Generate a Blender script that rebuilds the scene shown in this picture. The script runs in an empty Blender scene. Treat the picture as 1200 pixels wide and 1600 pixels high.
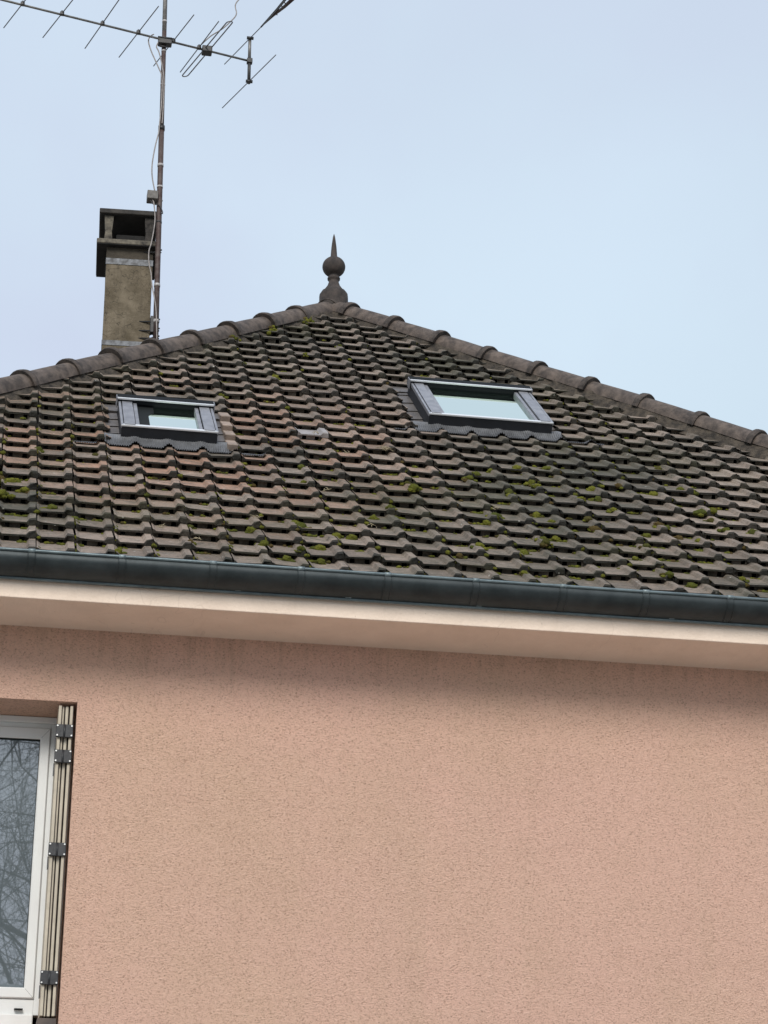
import bpy, bmesh, math, random
from mathutils import Vector, Matrix, noise
R = math.radians
random.seed(7)
S = bpy.context.scene
COL = S.collection

# ------------------------------------------------------------------ camera
CAM_F = Vector((0.16816298, 0.90010889, 0.40190197))
CAM_R = Vector((0.98325933, -0.18217998, -0.00339882))
CAM_U = Vector((-0.07015919, -0.39574542, 0.91567639))
cam = bpy.data.cameras.new('camera')
cam.sensor_fit = 'VERTICAL'
cam.sensor_height = 24.0
cam.lens = 3560.0 / 1600.0 * 24.0
cam.clip_end = 2000.0
camo = bpy.data.objects.new('camera', cam)
COL.objects.link(camo)
m = Matrix.Identity(4)
for i in range(3):
    m[i][0], m[i][1], m[i][2] = CAM_R[i], CAM_U[i], -CAM_F[i]
m[2][3] = 1.6
camo.matrix_world = m
S.camera = camo

# ------------------------------------------------------------------ sky, sun, exposure
SUN_EL, SUN_AZ = R(37), R(194)          # azimuth clockwise from +Y (behind the viewer, a little left)
W = bpy.data.worlds.new('World')
S.world = W
W.use_nodes = True
nt = W.node_tree
nt.nodes.clear()
N, L = nt.nodes.new, nt.links.new
out = N('ShaderNodeOutputWorld')
sky = N('ShaderNodeTexSky')
sky.sky_type = 'NISHITA'
sky.sun_disc = False
sky.sun_elevation = SUN_EL
sky.sun_rotation = SUN_AZ
sky.dust_density = 3.0
bg1 = N('ShaderNodeBackground')
bg1.inputs['Strength'].default_value = 0.06
L(sky.outputs[0], bg1.inputs[0])
# thin high overcast: pale blue grey, soft unevenness, slightly deeper overhead
tc = N('ShaderNodeTexCoord')
sep = N('ShaderNodeSeparateXYZ')
L(tc.outputs['Generated'], sep.inputs[0])
ramp = N('ShaderNodeValToRGB')
ramp.color_ramp.elements[0].position = 0.0
ramp.color_ramp.elements[0].color = (0.68, 0.82, 0.885, 1)
e = ramp.color_ramp.elements.new(0.42)
e.color = (0.625, 0.760, 0.865, 1)
ramp.color_ramp.elements[-1].position = 0.66
ramp.color_ramp.elements[-1].color = (0.59, 0.68, 0.82, 1)
L(sep.outputs['Z'], ramp.inputs[0])
nz = N('ShaderNodeTexNoise')
nz.inputs['Scale'].default_value = 5.0
nz.inputs['Detail'].default_value = 3.0
nz.inputs['Roughness'].default_value = 0.45
L(tc.outputs['Generated'], nz.inputs['Vector'])
mr = N('ShaderNodeMapRange')
mr.inputs['From Min'].default_value = 0.3
mr.inputs['From Max'].default_value = 0.7
mr.inputs['To Min'].default_value = 0.965
mr.inputs['To Max'].default_value = 1.04
L(nz.outputs['Fac'], mr.inputs['Value'])
vm = N('ShaderNodeVectorMath')
vm.operation = 'SCALE'
L(ramp.outputs['Color'], vm.inputs[0])
L(mr.outputs['Result'], vm.inputs['Scale'])
nz2 = N('ShaderNodeTexNoise')
nz2.inputs['Scale'].default_value = 3.3
nz2.inputs['Detail'].default_value = 5.0
nz2.inputs['Roughness'].default_value = 0.5
L(tc.outputs['Generated'], nz2.inputs['Vector'])
mr2 = N('ShaderNodeMapRange')
mr2.inputs['From Min'].default_value = 0.42
mr2.inputs['From Max'].default_value = 0.64
mr2.inputs['To Max'].default_value = 0.75
L(nz2.outputs['Fac'], mr2.inputs['Value'])
cm = N('ShaderNodeMix')
cm.data_type = 'RGBA'
L(mr2.outputs['Result'], cm.inputs[0])
L(vm.outputs[0], cm.inputs[6])
cm.inputs[7].default_value = (0.575, 0.630, 0.79, 1)
bg2 = N('ShaderNodeBackground')
bg2.inputs['Strength'].default_value = 0.61
L(cm.outputs[2], bg2.inputs[0])
mix = N('ShaderNodeMixShader')
mix.inputs[0].default_value = 0.92
L(bg1.outputs[0], mix.inputs[1])
L(bg2.outputs[0], mix.inputs[2])
L(mix.outputs[0], out.inputs[0])

sun = bpy.data.lights.new('sun', 'SUN')
sun.energy = 1.5
sun.angle = R(26)
sun.color = (1.0, 0.95, 0.88)
suno = bpy.data.objects.new('sun', sun)
COL.objects.link(suno)
sd = Vector((math.sin(SUN_AZ) * math.cos(SUN_EL), math.cos(SUN_AZ) * math.cos(SUN_EL), math.sin(SUN_EL)))
suno.rotation_euler = sd.to_track_quat('Z', 'Y').to_euler()
suno.location = sd * 60

vs = S.view_settings
vs.view_transform = 'Standard'
vs.look = 'None'
vs.gamma = 1.0
vs.use_curve_mapping = False
vs.exposure = 0.86

# ------------------------------------------------------------------ site measures
TH = 0.717481190                       # roof pitch
G = 0.28085526                         # course gauge
TW = 0.26                              # tile cover width
E0 = Vector((0.28831504, 13.95117038, 7.3819692))
UX, UU, UN = Vector((1, 0, 0)), Vector((0, math.cos(TH), math.sin(TH))), Vector((0, -math.sin(TH), math.cos(TH)))
APEX = Vector((3.25, 20.26, 0))
HALF = APEX.y - E0.y
APEX.z = E0.z + HALF * math.tan(TH)


def rp(c, r, h=0.0):
    """roof point: tile column, course, height over the slope"""
    return E0 + UX * (c * TW) + UU * (r * G) + UN * h


# ------------------------------------------------------------------ material helpers
def mat(name, base, rough=0.8, metal=0.0, spec=0.5):
    M = bpy.data.materials.new(name)
    M.use_nodes = True
    b = M.node_tree.nodes['Principled BSDF']
    b.inputs['Base Color'].default_value = (*base, 1)
    b.inputs['Roughness'].default_value = rough
    b.inputs['Metallic'].default_value = metal
    b.inputs['Specular IOR Level'].default_value = spec
    return M


class NB:
    """tiny node builder"""
    def __init__(s, M):
        s.t = M.node_tree
        s.b = s.t.nodes['Principled BSDF']

    def n(s, kind, **kw):
        x = s.t.nodes.new('ShaderNode' + kind)
        for k, v in kw.items():
            if hasattr(x, k) and k not in x.inputs:
                setattr(x, k, v)
            else:
                x.inputs[k].default_value = v
        return x

    def l(s, a, b):
        s.t.links.new(a, b)

    def pos(s):
        return s.n('NewGeometry').outputs['Position']

    def noise(s, scale, detail=4.0, rough=0.55, vec=None):
        x = s.n('TexNoise')
        x.inputs['Scale'].default_value = scale
        x.inputs['Detail'].default_value = detail
        x.inputs['Roughness'].default_value = rough
        s.l(vec if vec else s.pos(), x.inputs['Vector'])
        return x.outputs['Fac']

    def rng(s, v, a, b, c=0.0, d=1.0):
        x = s.n('MapRange')
        x.clamp = True
        s.l(v, x.inputs['Value'])
        for k, q in zip(('From Min', 'From Max', 'To Min', 'To Max'), (a, b, c, d)):
            x.inputs[k].default_value = q
        return x.outputs['Result']

    def mixc(s, f, a, b, mode='MIX'):
        x = s.n('Mix')
        x.data_type = 'RGBA'
        x.blend_type = mode
        if isinstance(f, (int, float)):
            x.inputs[0].default_value = f
        else:
            s.l(f, x.inputs[0])
        for q, i in ((a, 6), (b, 7)):
            if isinstance(q, tuple):
                x.inputs[i].default_value = (*q, 1)
            else:
                s.l(q, x.inputs[i])
        return x.outputs[2]

    def math(s, op, a, b=None):
        x = s.n('Math')
        x.operation = op
        for q, i in ((a, 0), (b, 1)):
            if q is None:
                continue
            if isinstance(q, (int, float)):
                x.inputs[i].default_value = q
            else:
                s.l(q, x.inputs[i])
        return x.outputs[0]

    def bump(s, h, dist, strength=1.0):
        x = s.n('Bump')
        x.inputs['Strength'].default_value = strength
        x.inputs['Distance'].default_value = dist
        s.l(h, x.inputs['Height'])
        s.l(x.outputs[0], s.b.inputs['Normal'])

    def color(s, c):
        s.l(c, s.b.inputs['Base Color'])


def mottled(name, c1, c2, scale=8.0, rough=0.85, bump=0.003, bscale=60.0, metal=0.0, lo=0.35, hi=0.65):
    M = mat(name, c1, rough, metal)
    k = NB(M)
    k.color(k.mixc(k.rng(k.noise(scale, 6, 0.62), lo, hi), c1, c2))
    if bump:
        k.bump(k.noise(bscale, 5, 0.6), bump)
    return M


def tile_material(name, grime_shade):
    """weathered concrete-brown clay: each tile its own tone, lichen specks, algae film"""
    M = mat(name, (0.12, 0.1, 0.085), 0.82)
    k = NB(M)
    p = k.pos()
    sub = k.n('VectorMath', operation='SUBTRACT')
    k.l(p, sub.inputs[0])
    sub.inputs[1].default_value = E0 - UU * 0.02
    d = []
    for ax, w in ((UX, TW), (UU, G)):
        dot = k.n('VectorMath', operation='DOT_PRODUCT')
        k.l(sub.outputs[0], dot.inputs[0])
        dot.inputs[1].default_value = ax
        d.append(k.math('FLOOR', k.math('DIVIDE', dot.outputs['Value'], w)))
    cmb = k.n('CombineXYZ')
    k.l(d[0], cmb.inputs[0])
    k.l(d[1], cmb.inputs[1])
    wn = k.n('TexWhiteNoise')
    k.l(cmb.outputs[0], wn.inputs['Vector'])
    own = wn.outputs['Value']
    sepc = k.n('SeparateColor')
    k.l(wn.outputs['Color'], sepc.inputs[0])
    own2 = sepc.outputs[1]
    if grime_shade:
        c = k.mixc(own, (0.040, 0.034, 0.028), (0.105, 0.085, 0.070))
    else:
        c = k.mixc(own, (0.150, 0.114, 0.088), (0.320, 0.252, 0.202))
    # part of the roof where the old clay colour still shows, round the smaller roof window
    dist = k.n('VectorMath', operation='DISTANCE')
    k.l(p, dist.inputs[0])
    dist.inputs[1].default_value = rp(4.2, 10.6)
    near = k.rng(dist.outputs['Value'], 2.7, 0.5, 0, 1.15)
    dist2 = k.n('VectorMath', operation='DISTANCE')
    k.l(p, dist2.inputs[0])
    dist2.inputs[1].default_value = rp(10.2, 11.3)
    near2 = k.rng(dist2.outputs['Value'], 0.75, 0.1, 0.0, 0.8)
    near = k.math('MAXIMUM', near, near2)
    red = k.math('MULTIPLY', near, k.rng(k.math('ADD', k.math('MULTIPLY', own2, 0.55), k.math('MULTIPLY', k.noise(1.6, 3), 0.6)), 0.36, 0.8))
    c = k.mixc(red, c, (0.380, 0.208, 0.135) if not grime_shade else (0.12, 0.07, 0.05))
    # patina
    c = k.mixc(k.rng(k.noise(11, 7, 0.7), 0.44, 0.66, 0, 0.62), c, (0.085, 0.076, 0.062))
    c = k.mixc(k.rng(k.noise(30, 6, 0.75), 0.53, 0.70, 0, 0.55 if not grime_shade else 0.15), c, (0.37, 0.33, 0.285))
    c = k.mixc(k.rng(k.noise(58, 5, 0.75), 0.57, 0.66, 0, 0.8), c, (0.050, 0.043, 0.034))
    c = k.mixc(k.rng(k.noise(7, 4, 0.7), 0.58, 0.68, 0, 0.7), c, (0.060, 0.052, 0.040))
    # green-black algae in patches; heavier on front edges, with shade painted in
    alg = k.rng(k.math('ADD', k.noise(0.55, 2), k.math('MULTIPLY', k.noise(13, 5, 0.7), 0.5)), 0.72 if not grime_shade else 0.42, 0.95 if not grime_shade else 0.74, 0, 0.75 if not grime_shade else 0.92)
    c = k.mixc(alg, c, (0.040, 0.043, 0.026) if not grime_shade else (0.020, 0.020, 0.016))
    # lichen specks
    vo = k.n('TexVoronoi')
    vo.inputs['Scale'].default_value = 17.0
    k.l(p, vo.inputs['Vector'])
    vsep = k.n('SeparateColor')
    k.l(vo.outputs['Color'], vsep.inputs[0])
    spot = k.math('MULTIPLY', k.rng(vo.outputs['Distance'], 0.17, 0.10), k.rng(vsep.outputs[0], 0.90, 0.94))
    c = k.mixc(spot, c, (0.42, 0.41, 0.36))
    k.color(c)
    film = k.rng(k.math('ADD', k.noise(0.8, 3), k.math('MULTIPLY', k.noise(20, 5, 0.7), 0.42)), 0.70, 0.90, 0, 0.42)
    k.color(k.mixc(film, c, (0.070, 0.068, 0.030)))
    k.bump(k.math('ADD', k.noise(70, 6, 0.68), k.math('MULTIPLY', k.noise(16, 3), 1.2)), 0.009, 1.0)
    return M


M_TILE = tile_material('weathered_tile', False)
M_NOSE = tile_material('grimy_shaded_tile_edge', True)  # front-edge grime, darkened further with shade painted into the colour
M_SKIRT = mottled('shade_dark_tile_skirt', (0.028, 0.026, 0.019), (0.082, 0.070, 0.056), 14, 0.9, 0.004, 50)  # shade of the gaps under the lips, painted into the skirt colour
M_RIDGE = mottled('ridge_tile_clay', (0.040, 0.031, 0.026), (0.132, 0.102, 0.083), 12, 0.8, 0.004, 55)
M_COLLAR = mottled('ridge_tile_rim', (0.022, 0.018, 0.016), (0.085, 0.067, 0.056), 14, 0.85, 0.004, 55)
M_MORTAR = mottled('old_mortar', (0.022, 0.018, 0.014), (0.085, 0.068, 0.050), 15, 0.95, 0.02, 38)
M_FINIAL = mottled('sooty_finial_clay', (0.024, 0.020, 0.018), (0.064, 0.050, 0.043), 14, 0.85, 0.004, 55)
M_CUT = mottled('fresh_cut_clay', (0.34, 0.265, 0.215), (0.22, 0.175, 0.145), 9, 0.85, 0.003, 55)
M_UNDER = mat('dark_batten', (0.022, 0.02, 0.018), 0.9)


def wall_material():
    M = mat('pink_roughcast', (0.60, 0.40, 0.31), 0.92, 0, 0.25)
    k = NB(M)
    p = k.pos()
    mp = k.n('Mapping')
    mp.inputs['Scale'].default_value = (0.9, 1.0, 1.1)
    k.l(p, mp.inputs['Vector'])
    v = mp.outputs[0]
    g1 = k.noise(78, 3.0, 0.6, v)
    g2 = k.noise(170, 3.0, 0.65, v)
    vg = k.n('TexVoronoi')
    vg.inputs['Scale'].default_value = 88.0
    k.l(v, vg.inputs['Vector'])
    vgs = k.n('SeparateColor')
    k.l(vg.outputs['Color'], vgs.inputs[0])
    grain = k.rng(vgs.outputs[0], 0.0, 1.0, 0.28, 0.72)
    gr = k.math('ADD', k.math('ADD', k.math('MULTIPLY', g1, 0.42), k.math('MULTIPLY', g2, 0.36)), k.math('MULTIPLY', grain, 0.30))
    c = k.mixc(k.rng(k.noise(0.7, 4, 0.6), 0.35, 0.7), (0.815, 0.520, 0.408), (0.795, 0.522, 0.395))
    # faint rain streaks
    ms = k.n('Mapping')
    ms.inputs['Scale'].default_value = (3.2, 1, 0.22)
    k.l(p, ms.inputs['Vector'])
    c = k.mixc(k.rng(k.noise(1.0, 4, 0.55, ms.outputs[0]), 0.48, 0.75, 0, 0.20), c, (0.56, 0.41, 0.28))
    c = k.mixc(k.rng(k.noise(0.42, 5, 0.62), 0.44, 0.66, 0, 0.45), c, (0.70, 0.490, 0.335))
    c = k.mixc(k.rng(k.noise(2.3, 6, 0.7), 0.52, 0.74, 0, 0.20), c, (0.56, 0.36, 0.26))
    # grime and old drip marks along the top of the wall
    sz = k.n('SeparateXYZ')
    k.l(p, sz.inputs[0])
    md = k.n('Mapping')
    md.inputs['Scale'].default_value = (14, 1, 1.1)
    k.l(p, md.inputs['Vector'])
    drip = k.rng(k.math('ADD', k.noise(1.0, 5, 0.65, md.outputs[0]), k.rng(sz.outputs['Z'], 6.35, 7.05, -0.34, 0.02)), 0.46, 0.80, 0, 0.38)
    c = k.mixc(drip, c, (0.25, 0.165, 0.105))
    # pit shade painted into the render colour; raised grain paler
    c = k.mixc(k.rng(gr, 0.52, 0.40, 0, 0.66), c, (0.28, 0.15, 0.105))
    c = k.mixc(k.rng(gr, 0.57, 0.68, 0, 0.5), c, (0.88, 0.625, 0.51))
    # small dark flecks
    vo = k.n('TexVoronoi')
    vo.inputs['Scale'].default_value = 5.5
    k.l(p, vo.inputs['Vector'])
    vsep = k.n('SeparateColor')
    k.l(vo.outputs['Color'], vsep.inputs[0])
    c = k.mixc(k.math('MULTIPLY', k.rng(vo.outputs['Distance'], 0.07, 0.03, 0, 0.8), k.rng(vsep.outputs[1], 0.9, 0.93)), c, (0.10, 0.06, 0.045))
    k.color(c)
    k.bump(gr, 0.032, 1.0)
    return M


M_WALL = wall_material()
M_CREAM = mottled('cream_cornice_paint', (0.86, 0.73, 0.62), (0.78, 0.65, 0.54), 5, 0.85, 0.0035, 55, lo=0.4, hi=0.75)
def cornice_material():
    M = mat('cream_cornice_paint', (0.86, 0.73, 0.62), 0.85, 0, 0.3)
    k = NB(M)
    p = k.pos()
    c = k.mixc(k.rng(k.noise(3.2, 6, 0.62), 0.38, 0.7), (0.86, 0.71, 0.585), (0.79, 0.645, 0.525))
    ms = k.n('Mapping')
    ms.inputs['Scale'].default_value = (9, 2.2, 1.5)
    k.l(p, ms.inputs['Vector'])
    c = k.mixc(k.rng(k.noise(1.0, 5, 0.68, ms.outputs[0]), 0.55, 0.80, 0, 0.22), c, (0.50, 0.38, 0.29))
    vo = k.n('TexVoronoi')
    vo.feature = 'DISTANCE_TO_EDGE'
    vo.inputs['Scale'].default_value = 0.55
    wv = k.n('VectorMath', operation='ADD')
    k.l(p, wv.inputs[0])
    nn = k.n('TexNoise')
    nn.inputs['Scale'].default_value = 3.0
    k.l(p, nn.inputs['Vector'])
    k.l(nn.outputs['Color'], wv.inputs[1])
    k.l(wv.outputs[0], vo.inputs['Vector'])
    c = k.mixc(k.rng(vo.outputs['Distance'], 0.004, 0.0008, 0, 0.16), c, (0.30, 0.22, 0.16))
    c = k.mixc(k.rng(k.noise(38, 4, 0.7), 0.66, 0.74, 0, 0.5), c, (0.25, 0.19, 0.14))
    k.color(c)
    k.bump(k.math('ADD', k.noise(55, 5, 0.6), k.math('MULTIPLY', k.noise(4, 3), 3.0)), 0.005)
    return M


M_CREAM = cornice_material()
M_ZINC = mottled('weathered_zinc', (0.020, 0.028, 0.030), (0.040, 0.051, 0.054), 5.5, 0.5, 0.001, 40, metal=0.35)
M_ZINCL = mottled('worn_zinc_edge', (0.17, 0.215, 0.225), (0.10, 0.13, 0.14), 9, 0.38, 0.001, 40, metal=0.5)
M_SOLDER = mottled('solder', (0.26, 0.31, 0.32), (0.12, 0.16, 0.17), 30, 0.5, 0.002, 60, metal=0.4)
M_CHIM0 = mottled('chimney_render', (0.095, 0.077, 0.052), (0.180, 0.148, 0.104), 4.0, 0.95, 0.005, 45)
def chimney_material():
    M = mat('cracked_chimney_render', (0.15, 0.12, 0.08), 0.95, 0, 0.2)
    k = NB(M)
    p = k.pos()
    c = k.mixc(k.rng(k.noise(5, 7, 0.68), 0.36, 0.66), (0.098, 0.080, 0.054), (0.205, 0.170, 0.122))
    ms = k.n('Mapping')
    ms.inputs['Scale'].default_value = (16, 16, 1.2)
    k.l(p, ms.inputs['Vector'])
    c = k.mixc(k.rng(k.noise(1.0, 5, 0.7, ms.outputs[0]), 0.50, 0.72, 0, 0.6), c, (0.055, 0.046, 0.034))
    vo = k.n('TexVoronoi')
    vo.feature = 'DISTANCE_TO_EDGE'
    vo.inputs['Scale'].default_value = 2.2
    wv = k.n('VectorMath', operation='ADD')
    k.l(p, wv.inputs[0])
    nn = k.n('TexNoise')
    nn.inputs['Scale'].default_value = 7.0
    k.l(p, nn.inputs['Vector'])
    k.l(nn.outputs['Color'], wv.inputs[1])
    k.l(wv.outputs[0], vo.inputs['Vector'])
    c = k.mixc(k.rng(vo.outputs['Distance'], 0.022, 0.004, 0, 0.6), c, (0.035, 0.03, 0.024))
    k.color(c)
    k.bump(k.noise(40, 6, 0.7), 0.008)
    return M


M_CHIM = chimney_material()
M_CHIMD = mottled('smoke_stained_render', (0.030, 0.025, 0.018), (0.075, 0.062, 0.045), 6, 0.95, 0.004, 45)
M_DARKC = mottled('dark_concrete', (0.012, 0.011, 0.010), (0.055, 0.048, 0.042), 22, 0.95, 0.004, 50)  # darker concrete for the right front post
M_CONC = mottled('weathered_concrete', (0.018, 0.017, 0.016), (0.058, 0.052, 0.046), 9, 0.95, 0.006, 45)
M_POST = mottled('pale_concrete', (0.17, 0.15, 0.115), (0.035, 0.031, 0.027), 13, 0.95, 0.005, 50)
M_SOOTSHADE = mottled('soot_and_shade', (0.008, 0.008, 0.008), (0.02, 0.019, 0.018), 10, 0.95, 0)  # soot black, also carrying the painted shade inside the chimney cap
M_STRAP = mottled('galvanised_strap', (0.095, 0.103, 0.115), (0.022, 0.023, 0.025), 18, 0.45, 0.001, 50, metal=0.5)
M_RUST = mottled('rusty_mast_paint', (0.050, 0.026, 0.022), (0.10, 0.078, 0.070), 14, 0.65, 0.001, 70, metal=0.2)
M_STEEL = mottled('grey_mast_steel', (0.13, 0.125, 0.12), (0.23, 0.22, 0.205), 20, 0.5, 0.001, 70, metal=0.4)
M_BOOM = mottled('dull_aluminium', (0.27, 0.265, 0.24), (0.12, 0.115, 0.105), 14, 0.45, 0.001, 70, metal=0.5)
M_ROD = mat('aluminium_rod', (0.14, 0.14, 0.145), 0.45, 0.5)
M_BLACK = mottled('black_plastic', (0.012, 0.012, 0.013), (0.03, 0.03, 0.03), 30, 0.5, 0.0005, 90)
M_CABLE = mottled('grey_cable', (0.34, 0.31, 0.29), (0.20, 0.18, 0.17), 30, 0.55, 0)
M_TAPE = mottled('pale_tape', (0.48, 0.46, 0.45), (0.26, 0.24, 0.23), 40, 0.5, 0)
M_BOX = mottled('grey_junction_box', (0.17, 0.16, 0.145), (0.10, 0.092, 0.085), 25, 0.7, 0.001)
M_RWD = mottled('dark_window_cladding', (0.007, 0.008, 0.011), (0.014, 0.016, 0.021), 9, 0.6, 0.0006, 50)
M_HOOD = mat('matt_dark_hood', (0.006, 0.008, 0.010), 0.75, 0, 0.2)
M_RWL = mottled('grey_window_cladding', (0.21, 0.217, 0.24), (0.31, 0.315, 0.335), 12, 0.42, 0.001, 60, metal=0.4)
M_RWE = mat('bright_window_edge', (0.74, 0.76, 0.78), 0.35, 0.35)
M_LEAD = mottled('pleated_flashing', (0.20, 0.205, 0.215), (0.11, 0.112, 0.118), 9, 0.5, 0.0008, 60, metal=0.3)
M_GUT = mottled('channel_flashing', (0.16, 0.145, 0.135), (0.10, 0.092, 0.088), 7, 0.5, 0.001, 60, metal=0.3)
M_SKYGL = mat('roof_window_glass', (0.86, 1.0, 0.87), 0.015, 1.0)
M_PVC = mottled('white_pvc', (0.74, 0.76, 0.75), (0.69, 0.70, 0.69), 3, 0.4, 0)
M_GLASS = mat('window_glass', (0.115, 0.14, 0.152), 0.01)
M_GLASS.node_tree.nodes['Principled BSDF'].inputs['IOR'].default_value = 3.1
_k = NB(M_GLASS)
_k.bump(_k.noise(1.6, 1), 0.0007, 0.35)
_k = NB(M_SKYGL)
_k.bump(_k.noise(2.5, 2), 0.0008, 0.4)
M_GASK = mat('gasket', (0.008, 0.010, 0.010), 0.7, 0, 0.2)
M_SHUT = mottled('beige_shutter_pvc', (0.52, 0.46, 0.36), (0.42, 0.37, 0.29), 10, 0.6, 0.0006)
M_SHUTD = mottled('brown_shutter_face', (0.10, 0.075, 0.062), (0.06, 0.046, 0.04), 10, 0.6, 0)
M_HINGE = mottled('black_hinge', (0.014, 0.015, 0.017), (0.035, 0.036, 0.04), 30, 0.45, 0.0006, 80)
M_BOLT = mat('steel_bolt', (0.72, 0.72, 0.70), 0.35, 0.5)
M_SILL = mottled('stone_sill', (0.62, 0.60, 0.55), (0.48, 0.46, 0.42), 8, 0.85, 0.002)
M_BARK = mottled('grey_bark', (0.055, 0.048, 0.042), (0.09, 0.08, 0.07), 6, 0.95, 0.004)
M_GROUND = mottled('gravel_yard', (0.26, 0.24, 0.215), (0.36, 0.335, 0.30), 1.2, 0.95, 0.01, 30)
M_PALE = mottled('pale_render', (0.55, 0.55, 0.53), (0.48, 0.48, 0.465), 2, 0.9, 0.002)
M_SLATE = mottled('slate_roof', (0.40, 0.44, 0.48), (0.32, 0.355, 0.39), 3, 0.7, 0.003)
M_TWIG = mottled('dry_twigs', (0.42, 0.36, 0.22), (0.12, 0.09, 0.06), 30, 0.9, 0)
M_SLABG = mottled('pale_new_tile', (0.33, 0.31, 0.31), (0.22, 0.205, 0.20), 10, 0.8, 0.003)


def moss_material():
    M = mat('moss', (0.1, 0.12, 0.02), 0.95, 0, 0.15)
    k = NB(M)
    isl = k.n('NewGeometry').outputs['Random Per Island']
    oi = k.n('ObjectInfo').outputs['Random']
    f = k.math('FRACT', k.math('ADD', isl, oi))
    c = k.mixc(k.rng(f, 0.1, 0.8), (0.190, 0.190, 0.026), (0.070, 0.085, 0.016))
    c = k.mixc(k.rng(f, 0.72, 0.9), c, (0.115, 0.078, 0.028))
    c = k.mixc(k.rng(k.noise(90, 4, 0.7), 0.42, 0.68, 0, 0.6), c, (0.042, 0.046, 0.014))
    k.color(c)
    k.bump(k.noise(320, 4, 0.75), 0.012, 1.0)
    return M


M_MOSS = moss_material()


# ------------------------------------------------------------------ object helpers
def link(name, me, parent=None, mats=()):
    o = bpy.data.objects.new(name, me)
    COL.objects.link(o)
    for q in mats:
        if q.name not in [x.name for x in me.materials if x]:
            me.materials.append(q)
    if parent:
        put(o, parent)
    return o


ROOT = {}


def put(o, parent):
    o.parent = parent
    r = ROOT.get(parent.name, Vector((0, 0, 0)))
    o.matrix_parent_inverse = Matrix.Translation(-r)
    ROOT[o.name] = Vector((0, 0, 0)) if o.type != 'EMPTY' else o.location.copy()


def thing(name, label, cat, loc, group=None):
    o = bpy.data.objects.new(name, None)
    COL.objects.link(o)
    o.location = loc
    o.empty_display_size = 0.3
    o['label'] = label
    o['category'] = cat
    if group:
        o['group'] = group
    ROOT[o.name] = Vector(loc)
    return o


class MB:
    """mesh builder in world coordinates"""
    def __init__(s, frame=None):
        s.bm = bmesh.new()
        s.f = frame

    def P(s, v):
        v = Vector(v)
        return s.f(v) if s.f else v

    def quad(s, pts, mi=0):
        f = s.bm.faces.new([s.bm.verts.new(s.P(p)) for p in pts])
        f.material_index = mi
        return f

    def box(s, a, b, bev=0.0, mi=0):
        x0, y0, z0 = a
        x1, y1, z1 = b
        vs_ = [s.bm.verts.new(s.P(p)) for p in ((x0, y0, z0), (x1, y0, z0), (x1, y1, z0), (x0, y1, z0), (x0, y0, z1), (x1, y0, z1), (x1, y1, z1), (x0, y1, z1))]
        fs = []
        for q in ((0, 3, 2, 1), (4, 5, 6, 7), (0, 1, 5, 4), (1, 2, 6, 5), (2, 3, 7, 6), (3, 0, 4, 7)):
            f = s.bm.faces.new([vs_[i] for i in q])
            f.material_index = mi
            fs.append(f)
        if bev:
            es = list({e for f in fs for e in f.edges})
            bmesh.ops.bevel(s.bm, geom=es, offset=bev, segments=2, affect='EDGES', profile=0.5)
        return s

    def tube(s, pts, rad, seg=8, caps=True, mi=0):
        pts = [s.P(p) for p in pts]
        n = len(pts)
        rads = rad if isinstance(rad, (list, tuple)) else [rad] * n
        t = (pts[1] - pts[0]).normalized()
        up = Vector((0, 0, 1)) if abs(t.z) < 0.9 else Vector((1, 0, 0))
        nrm = t.cross(up).normalized()
        rings = []
        for i in range(n):
            a = pts[max(0, i - 1)]
            b = pts[min(n - 1, i + 1)]
            t = (b - a).normalized()
            nrm = (nrm - t * nrm.dot(t)).normalized()
            bi = t.cross(nrm)
            rings.append([s.bm.verts.new(pts[i] + (nrm * math.cos(k * 2 * math.pi / seg) + bi * math.sin(k * 2 * math.pi / seg)) * rads[i]) for k in range(seg)])
        for i in range(n - 1):
            for k in range(seg):
                f = s.bm.faces.new((rings[i][k], rings[i][(k + 1) % seg], rings[i + 1][(k + 1) % seg], rings[i + 1][k]))
                f.smooth = True
                f.material_index = mi
        if caps:
            for q in (rings[0][::-1], rings[-1]):
                f = s.bm.faces.new(q)
                f.material_index = mi
        return s

    def lathe(s, c, prof, seg=32, mi=0):
        c = Vector(c)
        rings = []
        for r, z in prof:
            if r < 1e-5:
                rings.append([s.bm.verts.new(c + Vector((0, 0, z)))])
            else:
                rings.append([s.bm.verts.new(c + Vector((r * math.cos(k * 2 * math.pi / seg), r * math.sin(k * 2 * math.pi / seg), z))) for k in range(seg)])
        for a, b in zip(rings, rings[1:]):
            for k in range(seg):
                q = [a[k % len(a)], a[(k + 1) % len(a)], b[(k + 1) % len(b)], b[k % len(b)]]
                q = [v for i, v in enumerate(q) if v not in q[:i]]
                if len(q) > 2:
                    f = s.bm.faces.new(q)
                    f.smooth = True
                    f.material_index = mi
        return s

    def obj(s, name, m_, parent=None, recalc=True):
        if recalc:
            bmesh.ops.recalc_face_normals(s.bm, faces=s.bm.faces)
        me = bpy.data.meshes.new(name)
        s.bm.to_mesh(me)
        s.bm.free()
        ms = m_ if isinstance(m_, (list, tuple)) else [m_]
        o = link(name, me, parent)
        for q in ms:
            me.materials.append(q)
        return o


def catmull(pts, n=8):
    pts = [Vector(p) for p in pts]
    P = [pts[0]] + pts + [pts[-1]]
    o = []
    for i in range(1, len(P) - 2):
        a, b, c, d = P[i - 1:i + 3]
        for k in range(n):
            t = k / n
            o.append(0.5 * ((2 * b) + (c - a) * t + (2 * a - 5 * b + 4 * c - d) * t * t + (3 * b - a - 3 * c + d) * t ** 3))
    o.append(pts[-1])
    return o


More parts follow.
